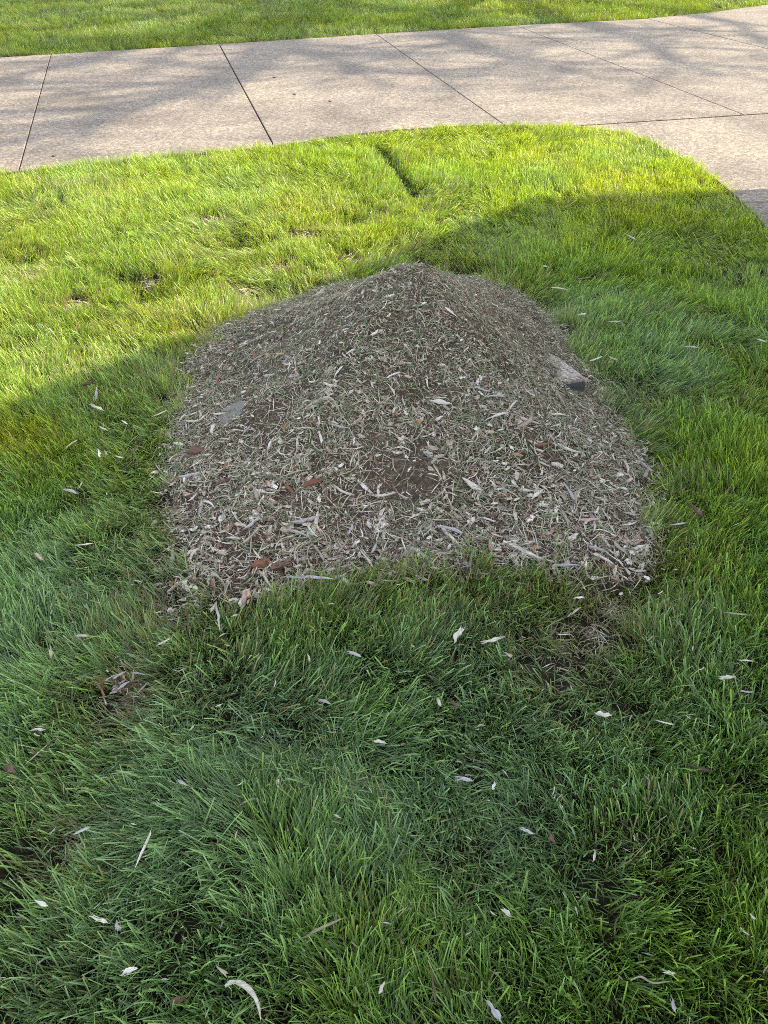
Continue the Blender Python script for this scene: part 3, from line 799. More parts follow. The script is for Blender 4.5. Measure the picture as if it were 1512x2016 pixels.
G = 0.048   # height at which bits lodge in the turf
SC = 'loose splinters lying on the lawn'
LAWN = [
 # p0, p1, width m, material, curve, label
 ((590,1850),(683,1803),.008,'tan',.04,'long twiggy pale splinter slanting across the grass near the bottom edge'),
 ((300,1632),(267,1708),.008,'pale',.01,'straight pale stick standing out of the grass, lower left'),
 ((68,1773),(96,1785),.011,'pale',.02,'short thick white chip in the grass at the lower left edge'),
 ((176,1804),(212,1818),.010,'pale',.03,'slim white sliver with a pointed end right of the short thick chip'),
 ((228,1812),(234,1834),.012,'grey',.0,'small forked grey shred beside the slim white sliver'),
 ((238,1918),(270,1904),.012,'pale',.08,'arched white chip in the grass left of the curved bark strip'),
 ((424,1900),(448,1920),.011,'tan',-.1,'small bent tan chip just above the curved bark strip'),
 ((845,1890),(858,1978),.006,'bark',.02,'thin upright brown twig near the bottom centre'),
 ((955,1968),(988,2012),.016,'grey',.03,'frayed whitish shred at the bottom edge right of the brown twig'),
 ((745,1958),(758,1932),.010,'pale',.0,'small pale chip tucked in grass left of the brown twig'),
 ((1304,1914),(1330,1918),.009,'pale',.0,'small white chip in the lower right grass above a thin curved root'),
 ((1322,1966),(1330,1994),.012,'grey',.0,'shredded grey fleck below the thin curved root'),
 ((1172,1674),(1168,1698),.008,'pale',.1,'tiny bent white splinter right of the dark bark fleck'),
 ((1082,1640),(1092,1662),.014,'bark',.0,'dark brown bark fleck in the thin dark turf patch'),
 ((1025,1632),(1050,1642),.012,'grey',.1,'pale frayed shred left of the dark bark fleck'),
 ((985,1790),(1006,1802),.012,'pale',.0,'small whitish fluffy chip in the grass at lower centre right'),
 ((1476,1798),(1486,1812),.009,'pale',.0,'little pale chip by the right edge low in the photo'),
 ((893,1268),(908,1236),.022,'pale',.03,'broad white ragged chip on the grass just below the mound'),
 ((946,1268),(990,1256),.013,'pale',.03,'long white ragged chip right of the broad ragged chip'),
 ((993,1284),(1008,1294),.011,'tan',.0,'small yellowish tan chip left of the bare patch'),
 ((684,1283),(712,1293),.014,'grey',.05,'small pale frayed chip left of the broad ragged chip'),
 ((860,1374),(868,1392),.011,'pale',.0,'small upright pale chip beside a brown leaf bit'),
 ((885,1382),(906,1392),.014,'bark',.0,'brown leaf bit in the grass beside a small upright chip'),
 ((1172,1405),(1202,1409),.016,'pale',.0,'pinkish white chip lying flat below the bare patch'),
 ((1290,1418),(1326,1428),.006,'pale',.02,'very thin white splinter right of the pinkish white chip'),
 ((1415,1336),(1448,1333),.015,'pale',.04,'bright white forked chip near the right edge'),
 ((1450,1300),(1482,1302),.008,'pale',.0,'slim white splinter above the bright forked chip'),
 ((1455,1361),(1482,1365),.007,'grey',.0,'slim grey splinter below the bright forked chip'),
 ((896,1534),(932,1538),.012,'grey',.1,'curled greyish shred on the grass at centre'),
 ((970,1556),(974,1540),.008,'pale',.0,'tiny white upright sliver right of the curled shred'),
 ((732,1458),(760,1463),.010,'pale',.05,'small pale curled chip in the middle of the front lawn'),
 ((625,1376),(652,1386),.011,'grey',.0,'small grey white tuft of fibre in the front lawn'),
 ((426,1190),(433,1240),.011,'grey',.03,'upright shaggy grey strip at the mound front left'),
 ((308,1272),(338,1256),.009,'pale',.0,'pale greenish sliver left of the shaggy grey strip'),
 ((148,1252),(176,1252),.009,'tan',.0,'short straight tan chip in the left lawn'),
 ((99,1270),(101,1296),.010,'tan',.0,'short upright tan chip left of the short straight tan chip'),
 ((58,1438),(88,1436),.011,'pale',.06,'pale hooked shred at the left of the front lawn'),
 ((50,1505),(92,1468),.006,'tan',.02,'long thin straw coloured stick below the pale hooked shred'),
 ((350,1536),(370,1548),.011,'grey',.0,'small grey white chip in the grass left of centre'),
 ((145,1644),(178,1628),.009,'grey',.03,'grey stick piece beside a thin worn spot in the turf'),
 ((1350,1504),(1402,1520),.010,'bark',-.06,'bent dull brown twig in the right of the front lawn'),
 ((150,1074),(184,1070),.009,'pale',.03,'slim white chip in the lawn left of the mound'),
 ((68,1090),(86,1104),.013,'pink',.0,'small pink tinted chip left of the slim white chip'),
 ((124,963),(154,972),.014,'grey',.05,'frayed grey white shred over a dark hollow in the left lawn'),
 ((155,962),(162,950),.010,'tan',.0,'small yellowish chip beside the frayed grey white shred'),
 ((194,884),(197,902),.014,'pale',.0,'bright white upright chip in the left lawn'),
 ((205,886),(212,898),.012,'tan',.0,'small tan crumb beside the bright white upright chip'),
 ((226,898),(243,902),.008,'pale',.0,'small white sliver right of the tan crumb'),
 ((124,886),(152,866),.010,'tan',.06,'pale tan curl of wood in the left lawn'),
 ((187,790),(191,760),.014,'grey',.0,'upright grey strip of bark by the shadow edge left of the mound'),
 ((178,797),(206,809),.020,'pale',.03,'broad pale leaf shaped chip below the upright grey strip'),
 ((160,760),(184,752),.022,'bark',.0,'brown curled clump by the shadow edge left of the mound'),
 ((298,822),(330,808),.008,'pale',.0,'pale sliver beside the left edge of the mound'),
 ((240,828),(252,836),.010,'pale',.0,'small white chip left of the pale sliver near the mound'),
 ((196,840),(212,848),.009,'pale',.0,'little white fleck between the leaf shaped chip and the upright white chip'),
 ((1085,566),(1118,570),.010,'pale',.05,'white forked sliver on the grass right of the mound top'),
 ((1068,524),(1078,526),.016,'pale',.0,'tiny white chip with a tan flake above the white forked sliver'),
 ((1136,620),(1154,618),.011,'pale',.0,'white splinter on the grass right of the mound shoulder'),
 ((1196,634),(1222,634),.012,'pale',.05,'pale split chip right of the white splinter by the mound shoulder'),
 ((1160,712),(1186,702),.010,'pale',.0,'forked pale sliver right of the big wood chunk'),
 ((1198,702),(1216,710),.010,'pink',.0,'small pinkish sliver right of the forked pale sliver'),
 ((1232,462),(1252,472),.016,'grey',.0,'grey white chip high in the shaded lawn right of the mound'),
 ((1346,682),(1376,685),.014,'grey',.0,'dull pale chip in the right hand lawn'),
 ((1355,990),(1382,1018),.030,'bark',.0,'dark brown piece of bark on the grass right of the mound'),
 ((1320,1035),(1352,1030),.010,'grey',.02,'grey stick on the grass below the dark brown bark'),
 ((1420,1205),(1480,1212),.006,'tan',.0,'thin tan stem lying in the grass near the right edge'),
 ((1280,400),(1300,398),.012,'tan',.0,'tan chip on the grass just inside the shadow edge at right'),
 ((1490,668),(1508,674),.012,'pale',.05,'curved white chip at the right edge of the lawn'),
 ((60,1478),(70,1486),.010,'bark',.0,'small brown crumb beside the long thin straw coloured stick'),
 ((10,1508),(30,1522),.018,'bark',.0,'brown leaf bit at the left edge of the front lawn'),
 ((328,1975),(370,1968),.014,'bark',.05,'tangled brown leaf remains left of the curved bark strip'),
 ((1118,1215),(1142,1196),.008,'tan',.0,'small tan splinter at the top of the bare patch'),
 ((1128,1178),(1150,1176),.010,'pale',.05,'short pale chip by the mound foot at front right'),
 ((560,1135),(660,1140),.012,'grey',.03,'pale fibrous strip lying along the front foot of the mound'),
]
for i, (p0, p1, w, mt, cv, lb) in enumerate(LAWN):
    nm = 'twig' if ('twig' in lb or 'stem' in lb) else 'bark_piece' if mt == 'bark' else 'wood_splinter'
    cat = {'twig': 'twig', 'bark_piece': 'bark', 'wood_splinter': 'wood chip'}[nm]
    piece(nm, p0, p1, w * .66, mt, lb, cat, cv, G + (.020 if p0[1] > 1150 else .010), 900 + i, fibres=random.choice([1, 2, 3]) if 'straight' not in lb else 0, group=SC)

# ribbon-like curved strips (polyline)
def strip(name, pts, width, thick, mat, label, cat, lift, taper=0.35, seed=3, group=None):
    r = random.Random(seed)
    P = [on_surface(*p, lift) for p in pts]
    # resample
    Q = []
    for i in range(len(P) - 1):
        for t in (0, .33, .66): Q.append(P[i].lerp(P[i + 1], t))
    Q.append(P[-1])
    for _ in range(2):
        Q = [Q[0]] + [(Q[i - 1] + Q[i] * 2 + Q[i + 1]) / 4 for i in range(1, len(Q) - 1)] + [Q[-1]]
    c = sum(Q, Vector()) / len(Q)
    V = []; F = []
    n = len(Q)
    for i, q in enumerate(Q):
        d = (Q[min(i + 1, n - 1)] - Q[max(i - 1, 0)]).normalized()
        u = Vector((0, 0, 1)); s_ = d.cross(u).normalized(); u = s_.cross(d)
        t = i / (n - 1); w = width * (1 - (1 - taper) * abs(2 * t - 0.8) ** 1.5) * r.uniform(.75, 1.25)
        h = thick * r.uniform(.8, 1.2)
        o = q - c + u * (0.004 + r.uniform(-.001, .001))
        V += [o - s_ * w / 2 - u * h * .3, o + s_ * w / 2 - u * h * .3, o + s_ * w * .35 + u * h * .6, o - s_ * w * .3 + u * h * .7]
    for i in range(n - 1):
        a = 4 * i; b = a + 4
        for k2 in range(4): F.append((a + k2, a + (k2 + 1) % 4, b + (k2 + 1) % 4, b + k2))
    F.append((3, 2, 1, 0)); e_ = 4 * (n - 1); F.append((e_, e_ + 1, e_ + 2, e_ + 3))
    # hanging fibres
    for k2 in range(5):
        i = r.randrange(1, n - 1); q = Q[i] - c; d = Vector((r.uniform(-1, 1), r.uniform(-1, 1), r.uniform(.0, .5))).normalized() * width * r.uniform(1, 2.2)
        b0 = len(V); w = width * .1; s_ = Vector((-d.y, d.x, 0)).normalized() * w
        V += [q - s_, q + s_, q + Vector((0, 0, w)), q + d]
        F += [(b0, b0 + 1, b0 + 3), (b0 + 1, b0 + 2, b0 + 3), (b0 + 2, b0, b0 + 3), (b0, b0 + 2, b0 + 1)]
    me = mesh_from(name, V, F, M[mat])
    return link(name, me, None, Matrix.Translation(c), label, cat, group)

strip('bark_strip', [(444, 1944), (458, 1932), (480, 1938), (500, 1958), (510, 1980), (514, 2010)], .009, .005, 'pale', 'long curved pale bark strip hooked over the grass at the bottom edge', 'bark strip', G + .022, seed=4)
strip('root_fibre', [(1240, 1932), (1262, 1922), (1280, 1938), (1300, 1936), (1318, 1934)], .003, .003, 'tan', 'thin curved pale root in the grass at lower right', 'root', G + .022, seed=5)
strip('bark_strip', [(990, 1068), (1004, 1074), (1030, 1086), (1060, 1102), (1090, 1110)], .013, .006, 'pale', 'long pale curved strip of wood at the front right of the mound', 'bark strip', .022, seed=6)
strip('bark_strip', [(866, 1036), (880, 1052), (896, 1068), (910, 1084)], .013, .006, 'pale', 'pale split strip of wood slanting down near the mound front centre', 'bark strip', .022, seed=7)
strip('bark_strip', [(800, 1078), (818, 1084), (838, 1098), (855, 1120)], .018, .006, 'grey', 'frayed greyish strip at the mound foot left of the pale split strip', 'bark strip', .022, seed=8)
strip('twig', [(602, 808), (618, 796), (640, 786), (652, 786), (662, 800), (672, 822)], .013, .008, 'tan', 'bent brown and white twig arching across the middle left of the mound', 'twig', .022, seed=9)
strip('bark_strip', [(780, 862), (792, 868), (800, 886)], .007, .004, 'pale', 'small white hook shaped strip on the upper middle of the mound', 'bark strip', .022, seed=10)
strip('bark_strip', [(1094, 772), (1104, 788), (1116, 812)], .012, .007, 'tan', 'tan splinter pointing down below the big wood chunk', 'bark strip', .022, seed=11)
strip('bark_strip', [(1000, 774), (1030, 770), (1068, 776), (1070, 812)], .006, .005, 'grey', 'thin grey angled strip left of the tan splinter below the big chunk', 'bark strip', .022, seed=12)
strip('bark_strip', [(1186, 870), (1200, 876), (1202, 892)], .008, .005, 'pale', 'small pale curved strip near the right edge of the mound', 'bark strip', .022, seed=13)
strip('bark_strip', [(330, 1168), (350, 1152), (385, 1134)], .007, .005, 'tan', 'thin tan twig at the front left corner of the mound', 'bark strip', .022, seed=15)

MOUNDP = [
 ((630,1004),(610,1072),.014,'pale',.02,'long pointed white splinter in the front middle of the mound',.010),
 ((558,1050),(580,1034),.018,'pale',.03,'oval white chip left of the long pointed splinter',.010),
 ((745,1042),(760,1012),.016,'pale',.0,'pair of bright white split chips on the dark soil patch',.012),
 ((520,900),(540,860),.012,'pale',.02,'forked white splinter in the left middle of the mound',.010),
 ((540,898),(552,882),.007,'pale',.0,'thin white sliver right of the forked white splinter',.010),
 ((596,908),(614,884),.012,'tan',.06,'pale tan wavy chip right of the thin white sliver',.010),
 ((468,1010),(500,1000),.012,'grey',.05,'grey curved chip in the lower left of the mound',.010),
 ((392,1020),(398,980),.010,'grey',.0,'grey strip standing at the left side of the mound',.012),
 ((358,972),(380,978),.016,'pink',.0,'pink tinted flat chip at the left edge of the mound',.010),
 ((335,1012),(366,1006),.018,'tan',.02,'broad tan chip below the pink tinted chip at the mound edge',.010),
 ((478,1192),(492,1158),.020,'pink',.0,'broad pinkish chip at the very front of the mound near its left corner',.020),
 ((360,1160),(368,1140),.014,'pale',.0,'white oval chip in the front left corner of the mound',.012),
 ((940,940),(946,985),.010,'pale',.06,'white curved chip in the middle right of the mound',.010),
 ((984,952),(998,978),.012,'pale',.10,'curled white chip with a bend right of the white curved chip',.010),
 ((1158,1010),(1190,1044),.015,'pale',.02,'pale pinkish splinter in the front right of the mound',.010),
 ((1245,1080),(1280,1078),.012,'pale',.04,'white forked chip at the front right corner of the mound',.016),
 ((1088,1058),(1112,1056),.014,'tan',.0,'tan blunt chip in the front right of the mound',.010),
 ((1212,852),(1246,858),.012,'pale',.05,'pale frayed chips at the right edge of the mound',.012),
 ((1182,890),(1212,912),.013,'pale',.05,'pale rumpled chip just inside the right edge of the mound',.010),
 ((838,894),(866,912),.012,'grey',.0,'greyish pink splinter in the centre of the mound',.010),
 ((736,976),(700,944),.010,'pale',.0,'pale straight sliver above the dark soil patch',.010),
 ((866,892),(884,872),.010,'tan',.0,'tan leaf shaped chip right of the greyish pink splinter',.010),
 ((640,740),(655,722),.020,'tan',.0,'tan shredded wood clump in the upper left middle of the mound',.012),
 ((565,744),(590,742),.016,'grey',.04,'whitish ragged chip left of the tan shredded clump',.012),
 ((740,628),(766,628),.009,'pale',.0,'small white chip near the top of the mound',.010),
 ((606,590),(640,576),.020,'tan',.0,'brown stick lying on the upper left rim of the mound',.012),
 ((570,700),(560,715),.014,'grey',.1,'small curl of grey wood on the upper left slope',.010),
 ((800,570),(812,556),.012,'grey',.0,'grey chip just left of the mound top',.010),
]
for i, (p0, p1, w, mt, cv, lb, lf) in enumerate(MOUNDP):
    piece('wood_chip', p0, p1, w * 1.15, mt, lb, 'wood chip', cv, lf + .009, 1300 + i, fibres=random.choice([0, 1, 2]))
COLP = [
 ((402,776),(424,770),.022,'orange','orange brown leaf scrap on the upper left slope of the mound'),
 ((604,838),(622,826),.022,'red','red brown bark flake in the centre left of the mound'),
 ((556,846),(568,834),.018,'orange','bright orange crumb of wood left of the red brown bark flake'),
 ((572,814),(578,800),.014,'red','small rusty flake above the bright orange crumb'),
 ((574,926),(584,914),.016,'orange','orange and brown crumb in the middle left of the mound'),
 ((884,624),(908,620),.018,'red','rusty orange flake near the top right of the mound'),
 ((808,826),(830,832),.018,'orange','salmon coloured flake in the centre of the mound'),
 ((778,808),(784,818),.014,'orange','tiny orange crumb above the salmon coloured flake'),
 ((770,708),(792,716),.014,'red','brownish orange flake in the upper middle of the mound'),
 ((622,586),(630,572),.012,'pink','upright pink sliver on the upper left rim of the mound'),
 ((1066,1046),(1072,1060),.014,'orange','small orange chip in the front right of the mound'),
 ((710,842),(716,826),.012,'pink','pink sliver right of the centre of the mound'),
]
for i, (p0, p1, w, mt, lb) in enumerate(COLP):
    piece('bark_flake', p0, p1, w, mt, lb, 'bark', 0.02, 0.019, 1500 + i, fibres=0, thick=.3, ragged=.5, blunt=.6)

# chunky blocks
def block(name, pts_top, depth, mat_top, label, cat, lift, parts=None, seed=1, sink=0.5, tilt_extra=0.0):
    """irregular slab from an outline seen in the photo, with rough thickness"""
    r = random.Random(seed)
    P = [on_surface(*p, lift) for p in pts_top]
    c = sum(P, Vector()) / len(P)
    bm = bmesh.new()
    vs = [bm.verts.new(p - c) for p in P]
    f = bm.faces.new(vs)
    if f.normal.z < 0: f.normal_flip()
    f.normal_update()
    r_ = bmesh.ops.extrude_face_region(bm, geom=[f])
    nv = [v for v in r_['geom'] if isinstance(v, bmesh.types.BMVert)]
    for v in nv: v.co = v.co * 0.93 + Vector((0, 0, -depth))
    bmesh.ops.triangulate(bm, faces=bm.faces)
    bmesh.ops.subdivide_edges(bm, edges=bm.edges, cuts=2, use_grid_fill=True)
    for v in bm.verts: v.co += Vector((r.gauss(0, 1), r.gauss(0, 1), r.gauss(0, 1))) * 0.0012
    bmesh.ops.recalc_face_normals(bm, faces=bm.faces)
    me = bpy.data.meshes.new(name); bm.to_mesh(me); bm.free(); me.materials.append(M[mat_top])
    return link(name, me, None, Matrix.Translation(c), label, cat), c

# big chunk of wood: tapered wedge, pale weathered top, dark broken end
def wood_chunk():
    A = on_surface(1078, 698, 0.022); B = on_surface(1128, 742, 0.070)
    d = (B - A); L_ = d.length * 1.12; ax = d.normalized()
    ay = Vector((0, 0, 1)).cross(ax).normalized(); az = ax.cross(ay)
    mt = Matrix((ax, ay, az)).transposed().to_4x4(); mt.translation = A
    root = link('wood_chunk', None, None, mt, 'largest wedge of weathered pale wood with a dark broken end, right side of the mound', 'wood chunk')
    r = random.Random(5)
    from mathutils import noise as mn
    # outline of the flat upper face (x along, y across), thin at the far tip, thick at the broken end
    outl = [(-.01, -.008), (.006, -.024), (.05, -.036), (L_ * .55, -.044), (L_, -.036), (L_ + .006, .004), (L_ - .004, .040), (L_ * .6, .036), (.05, .026), (.0, .012)]
    def thick(x): return .012 + .030 * max(0, x / L_)
    def solid(outl, name, mat, top, bot, shrink, parent=root):
        bm = bmesh.new()
        a_ = [bm.verts.new((x, y * 1.2, top(x) - .008 * (y / .03) ** 2)) for x, y in outl]
        b_ = [bm.verts.new((x * shrink + (1 - shrink) * L_ * .9, y * 1.15 * shrink, bot(x))) for x, y in outl]
        bm.faces.new(a_); bm.faces.new(b_[::-1]); n_ = len(outl)
        for i in range(n_): bm.faces.new((a_[i], b_[i], b_[(i + 1) % n_], a_[(i + 1) % n_]))
        bmesh.ops.triangulate(bm, faces=bm.faces)
        bmesh.ops.subdivide_edges(bm, edges=bm.edges, cuts=3, use_grid_fill=True)
        for v in bm.verts:
            q = v.co * 60
            v.co += Vector((mn.noise(q + Vector((3, 0, 0))), mn.noise(q + Vector((0, 7, 0))), mn.noise(q + Vector((0, 0, 9))))) * .003 + Vector((0, 0, mn.noise(Vector((v.co.x * 30, v.co.y * 220, 0))) * .0025))
        bmesh.ops.recalc_face_normals(bm, faces=bm.faces)
        me = bpy.data.meshes.new(name); bm.to_mesh(me); bm.free(); me.materials.append(mat)
        return link(name, me, parent)
    solid(outl, 'weathered_wood', M['chunk'], lambda x: .004, lambda x: -thick(x), .9)
    endo = [(L_ - .022, -.026), (L_ + .008, -.030), (L_ + .013, .004), (L_ + .008, .030), (L_ - .022, .028)]
    solid(endo, 'broken_end', M['dark'], lambda x: -.006, lambda x: -.046, .97)  # end face: shade from its facing put into the darker colour
    for k2, (yy, ln) in enumerate(((0.030, .03), (-0.034, .016))):
        me = splinter(70 + k2, ln * 1.6, .010, .007, .05, .4, 1, 6, M['tan'])
        link('loose_splinter', me, root, Matrix.Translation((L_ * 1.0, yy, 0.0)) @ Matrix.Rotation(0.6 - k2 * 1.2, 4, 'Z'))
def speckled():
    m, nt, out = new_mat('weathered_chunk_wood'); L = nt.links.new
    tc = N(nt, 'ShaderNodeTexCoord')
    n1 = N(nt, 'ShaderNodeTexNoise'); n1.inputs['Scale'].default_value = 160; n1.inputs['Detail'].default_value = 3; L(tc.outputs['Object'], n1.inputs['Vector'])
    mp = N(nt, 'ShaderNodeMapping'); mp.inputs['Scale'].default_value = (12, 90, 90); L(tc.outputs['Object'], mp.inputs[0])
    n2 = N(nt, 'ShaderNodeTexNoise'); n2.inputs['Scale'].default_value = 1; n2.inputs['Detail'].default_value = 4; L(mp.outputs[0], n2.inputs['Vector'])
    r1 = ramp(nt, n1.outputs[0], [(0.38, (0.20, 0.15, 0.105)), (0.5, (0.42, 0.35, 0.27)), (0.65, (0.60, 0.53, 0.43))])
    r2 = ramp(nt, n2.outputs[0], [(0.35, (0.55, 0.52, 0.48)), (0.6, (1.05,) * 3)])
    c = mixc(nt, 1.0, r1.outputs[0], r2.outputs[0], 'MULTIPLY')
    p = N(nt, 'ShaderNodeBsdfPrincipled'); L(c, p.inputs['Base Color']); p.inputs['Roughness'].default_value = 0.9
    bu = N(nt, 'ShaderNodeBump'); bu.inputs['Distance'].default_value = 0.003; L(n1.outputs[0], bu.inputs['Height']); L(bu.outputs[0], p.inputs['Normal'])
    L(p.outputs[0], out.inputs[0]); return m
M['chunk'] = speckled()
wood_chunk()

block('flat_stone', [(432, 812), (446, 800), (472, 787), (482, 792), (480, 808), (468, 822), (448, 836), (436, 838), (430, 826)], 0.03, 'stone',
      'flat dusty grey brown slab of stone half sunk in the left slope of the mound', 'stone', 0.027, seed=3)
clod = link('bark_clod', None, None, Matrix.Translation(on_surface(390, 895, 0.022)), 'dark brown clod of bark with a yellow torn face at the left of the mound', 'bark clod')
def lump(name, r0, sq, mat, parent, loc, seed, sub=3, rough=.25, kw=None):
    bm = bmesh.new(); bmesh.ops.create_icosphere(bm, subdivisions=sub, radius=r0)
    r = random.Random(seed); off = r.uniform(0, 99)
    from mathutils import noise as mn
    for v in bm.verts:
        k2 = 1 + rough * mn.noise(v.co / r0 * 1.6 + Vector((off, 0, 0))) * 1.6 + rough * .5 * mn.noise(v.co / r0 * 5 + Vector((0, off, 0)))
        v.co = Vector((v.co.x * sq[0], v.co.y * sq[1], v.co.z * sq[2])) * k2
    me = bpy.data.meshes.new(name); bm.to_mesh(me); bm.free(); me.materials.append(M[mat])
    kw = kw or {}
    return link(name, me, parent, Matrix.Translation(loc), **kw)
lump('bark_body', .030, (1.0, .9, .7), 'bark', clod, Vector((-.004, .004, .004)), 1, 3, .35)
lump('torn_face', .017, (1.0, .5, .8), 'tan', clod, Vector((.012, -.022, .002)), 2, 3, .35)
lump('pebble', .0095, (1, 1, .85), 'stone_pale', None, on_surface(692, 984, .016), 3, 3, .08, dict(label='round pale lilac pebble on the dark soil patch of the mound', cat='pebble'))
lump('pebble', .009, (1.1, 1, .8), 'pale', None, on_surface(579, 1014, .015), 4, 2, .2, dict(label='round white wood knot in the front left of the mound', cat='wood knot'))
lump('soil_clod', .020, (1.2, .8, .7), 'dark', None, on_surface(1032, 622, .004), 6, 3, .4, dict(label='dark hollow lump of soil on the upper right rim of the mound', cat='soil clod'))
piece('bark_chunk', (496, 1118), (530, 1108), .026, 'red', 'curved reddish bark chunk lying at the front foot of the mound', 'bark', .1, .024, 71, 1, .6, .4, .5)
piece('bark_chunk', (534, 1124), (572, 1106), .026, 'bark', 'dark crumbling bark chunk right of the curved reddish chunk', 'bark', -.08, .024, 72, 2, .6, .6, .5)
# small bark heap left front
hp = on_surface(245, 1370, .0)
heap = link('bark_shreds', None, None, Matrix.Translation(hp), 'small heap of brown bark shreds on a worn spot left of the front lawn', 'bark heap')
for i in range(26):
    r = random
    x = r.gauss(0, .030); y = r.gauss(0, .026); a = r.uniform(0, 6.28)
    mtx = Matrix.Translation((x, y, .036 + r.uniform(0, .016))) @ Matrix.Rotation(a, 4, 'Z') @ Matrix.Rotation(r.gauss(0, .3), 4, 'Y') @ Matrix.Diagonal((r.uniform(.018, .045),) * 3 + (1,))
    mm = [s_ for s_ in shared if s_.materials[0].name in ('brown_bark', 'tan_wood', 'reddish_bark', 'pinkish_wood', 'weathered_grey_wood')]
    link('bark_shred', r.choice(mm), heap, mtx)

# tiny chips nobody can tell apart, still each one a thing
tiny_spots = 0
LB = 'tiny %s fleck of wood %s'
while tiny_spots < 260:
    px = random.uniform(0, 1512); py = random.uniform(380, 2010)
    x, y = flat(px, py)
    s_ = float(mound_s(x, y))
    if s_ < 1.03 or inside(np.array([x]), np.array([y]), drive_poly)[0]: continue
    # thick near the mound and in its throw to the left and behind
    pr = 0.25 + 0.9 * math.exp(-(s_ - 1) * 2.2)
    if py < 800 - .38 * px and px < 1000: pr += .55
    if random.random() > pr: continue
    L_ = random.uniform(.008, .022)
    a = random.uniform(0, 6.28)
    z = float(soil_z(x, y)) + G + (.016 if y < 2 else .006) + random.uniform(-.006, .008)
    mtx = Matrix.Translation((x, y, z)) @ Matrix.Rotation(a, 4, 'Z') @ Matrix.Rotation(random.gauss(0, .35), 4, 'Y') @ Matrix.Diagonal((L_, L_, L_, 1))
    tm = random.choice([m_ for m_ in shared if m_.materials[0].name in ('pale_wood', 'tan_wood', 'weathered_grey_wood')])
    hue = {'pale_wood': 'whitish', 'tan_wood': 'tan', 'weathered_grey_wood': 'grey'}[tm.materials[0].name]
    place = ('strewn in the sunlit turf behind the mound' if py < 800 - .38 * px and px < 760 else 'strewn in the turf between mound and drive' if py < 560 else
             'strewn in the turf right of the mound' if px > 1150 and py < 1180 else 'strewn in the turf left of the mound' if px < 420 and py < 1180 else
             'strewn in the front turf, left part' if px < 600 else 'strewn in the front turf, right part')
    link('small_wood_chip', tm, None, mtx, LB % (hue, place), 'wood chip', 'tiny chips scattered in the lawn')
    tiny_spots += 1

# ------------------------------------------------------------------ house right of the picture (its gable shades the lawn)
def box_bm(bm, lo, hi):
    vs = [bm.verts.new((x, y, z)) for x in (lo[0], hi[0]) for y in (lo[1], hi[1]) for z in (lo[2], hi[2])]
    for f in ((0, 1, 3, 2), (4, 6, 7, 5), (0, 4, 5, 1), (2, 3, 7, 6), (0, 2, 6, 4), (1, 5, 7, 3)): bm.faces.new([vs[i] for i in f])
def box(name, lo, hi, mat, parent, **kw):
    bm = bmesh.new(); box_bm(bm, lo, hi); bmesh.ops.recalc_face_normals(bm, faces=bm.faces)
    me = bpy.data.meshes.new(name); bm.to_mesh(me); bm.free(); me.materials.append(mat)
    return link(name, me, parent, **kw)
M['siding'] = plain('painted_siding', (0.55, 0.52, 0.46), .6)
M['roof'] = plain('roof_shingles', (0.07, 0.065, 0.06), .9)
M['trim'] = plain('white_trim', (0.78, 0.77, 0.74), .5)
M['glass'] = plain('dark_glass', (0.03, 0.035, 0.04), .08)

XW = 4.5
def to_plane(px, py):
    x, y = flat(px, py, 0.055)
    t = (XW - x) / sun_dir.x
    return y + t * sun_dir.y, 0.10 + t * sun_dir.z
rake = [to_plane(*p) for p in [(1512, 362), (1300, 345), (1100, 370), (900, 460), (740, 520), (350, 700), (0, 800)]]
print('gable silhouette', [(round(a, 2), round(b, 2)) for a, b in rake])
house = link('house', None, None, Matrix.Translation((XW, 0, 0)), 'house with a steep gable standing right of the lawn, outside the picture', 'house')
EAVE_Y, EAVE_Z = rake[2]
sl = (rake[6][1] - EAVE_Z) / (rake[6][0] - EAVE_Y)      # z per y along the rake (negative)
RY = 0.4; RZ = EAVE_Z + sl * (RY - EAVE_Y)
YB = 2 * RY - EAVE_Y
XB = XW + 7
print('eave', EAVE_Y, EAVE_Z, 'ridge', RY, RZ)
WY = rake[0][0] + 0.10                                          # wall corner under the eave
bm = bmesh.new()
prof = [(YB + .45, 0), (WY, 0), (WY, EAVE_Z - .12 + 0.0), (RY, RZ - .16), (YB + .45, EAVE_Z - .12)]
a_ = [bm.verts.new((0.12, y, z)) for y, z in prof]; b_ = [bm.verts.new((XB - XW, y, z)) for y, z in prof]
bm.faces.new(a_); bm.faces.new(b_[::-1])
for i in range(5): bm.faces.new((a_[i], b_[i], b_[(i + 1) % 5], a_[(i + 1) % 5]))
bmesh.ops.recalc_face_normals(bm, faces=bm.faces)
me = bpy.data.meshes.new('wall'); bm.to_mesh(me); bm.free(); me.materials.append(M['siding'])
link('wall', me, house)
for (ya, yb) in ((EAVE_Y, RY), (YB, RY)):
    bm = bmesh.new()
    th_ = .11
    q = [(ya, EAVE_Z - th_), (ya, EAVE_Z), (yb, RZ), (yb, RZ - th_)]
    a_ = [bm.verts.new((0, y, z)) for y, z in q]; b_ = [bm.verts.new((XB - XW + .3, y, z)) for y, z in q]
    bm.faces.new(a_); bm.faces.new(b_[::-1])
    for i in range(4): bm.faces.new((a_[i], b_[i], b_[(i + 1) % 4], a_[(i + 1) % 4]))
    bmesh.ops.recalc_face_normals(bm, faces=bm.faces)
    me = bpy.data.meshes.new('roof_slope'); bm.to_mesh(me); bm.free(); me.materials.append(M['roof'])
    link('roof_slope', me, house)
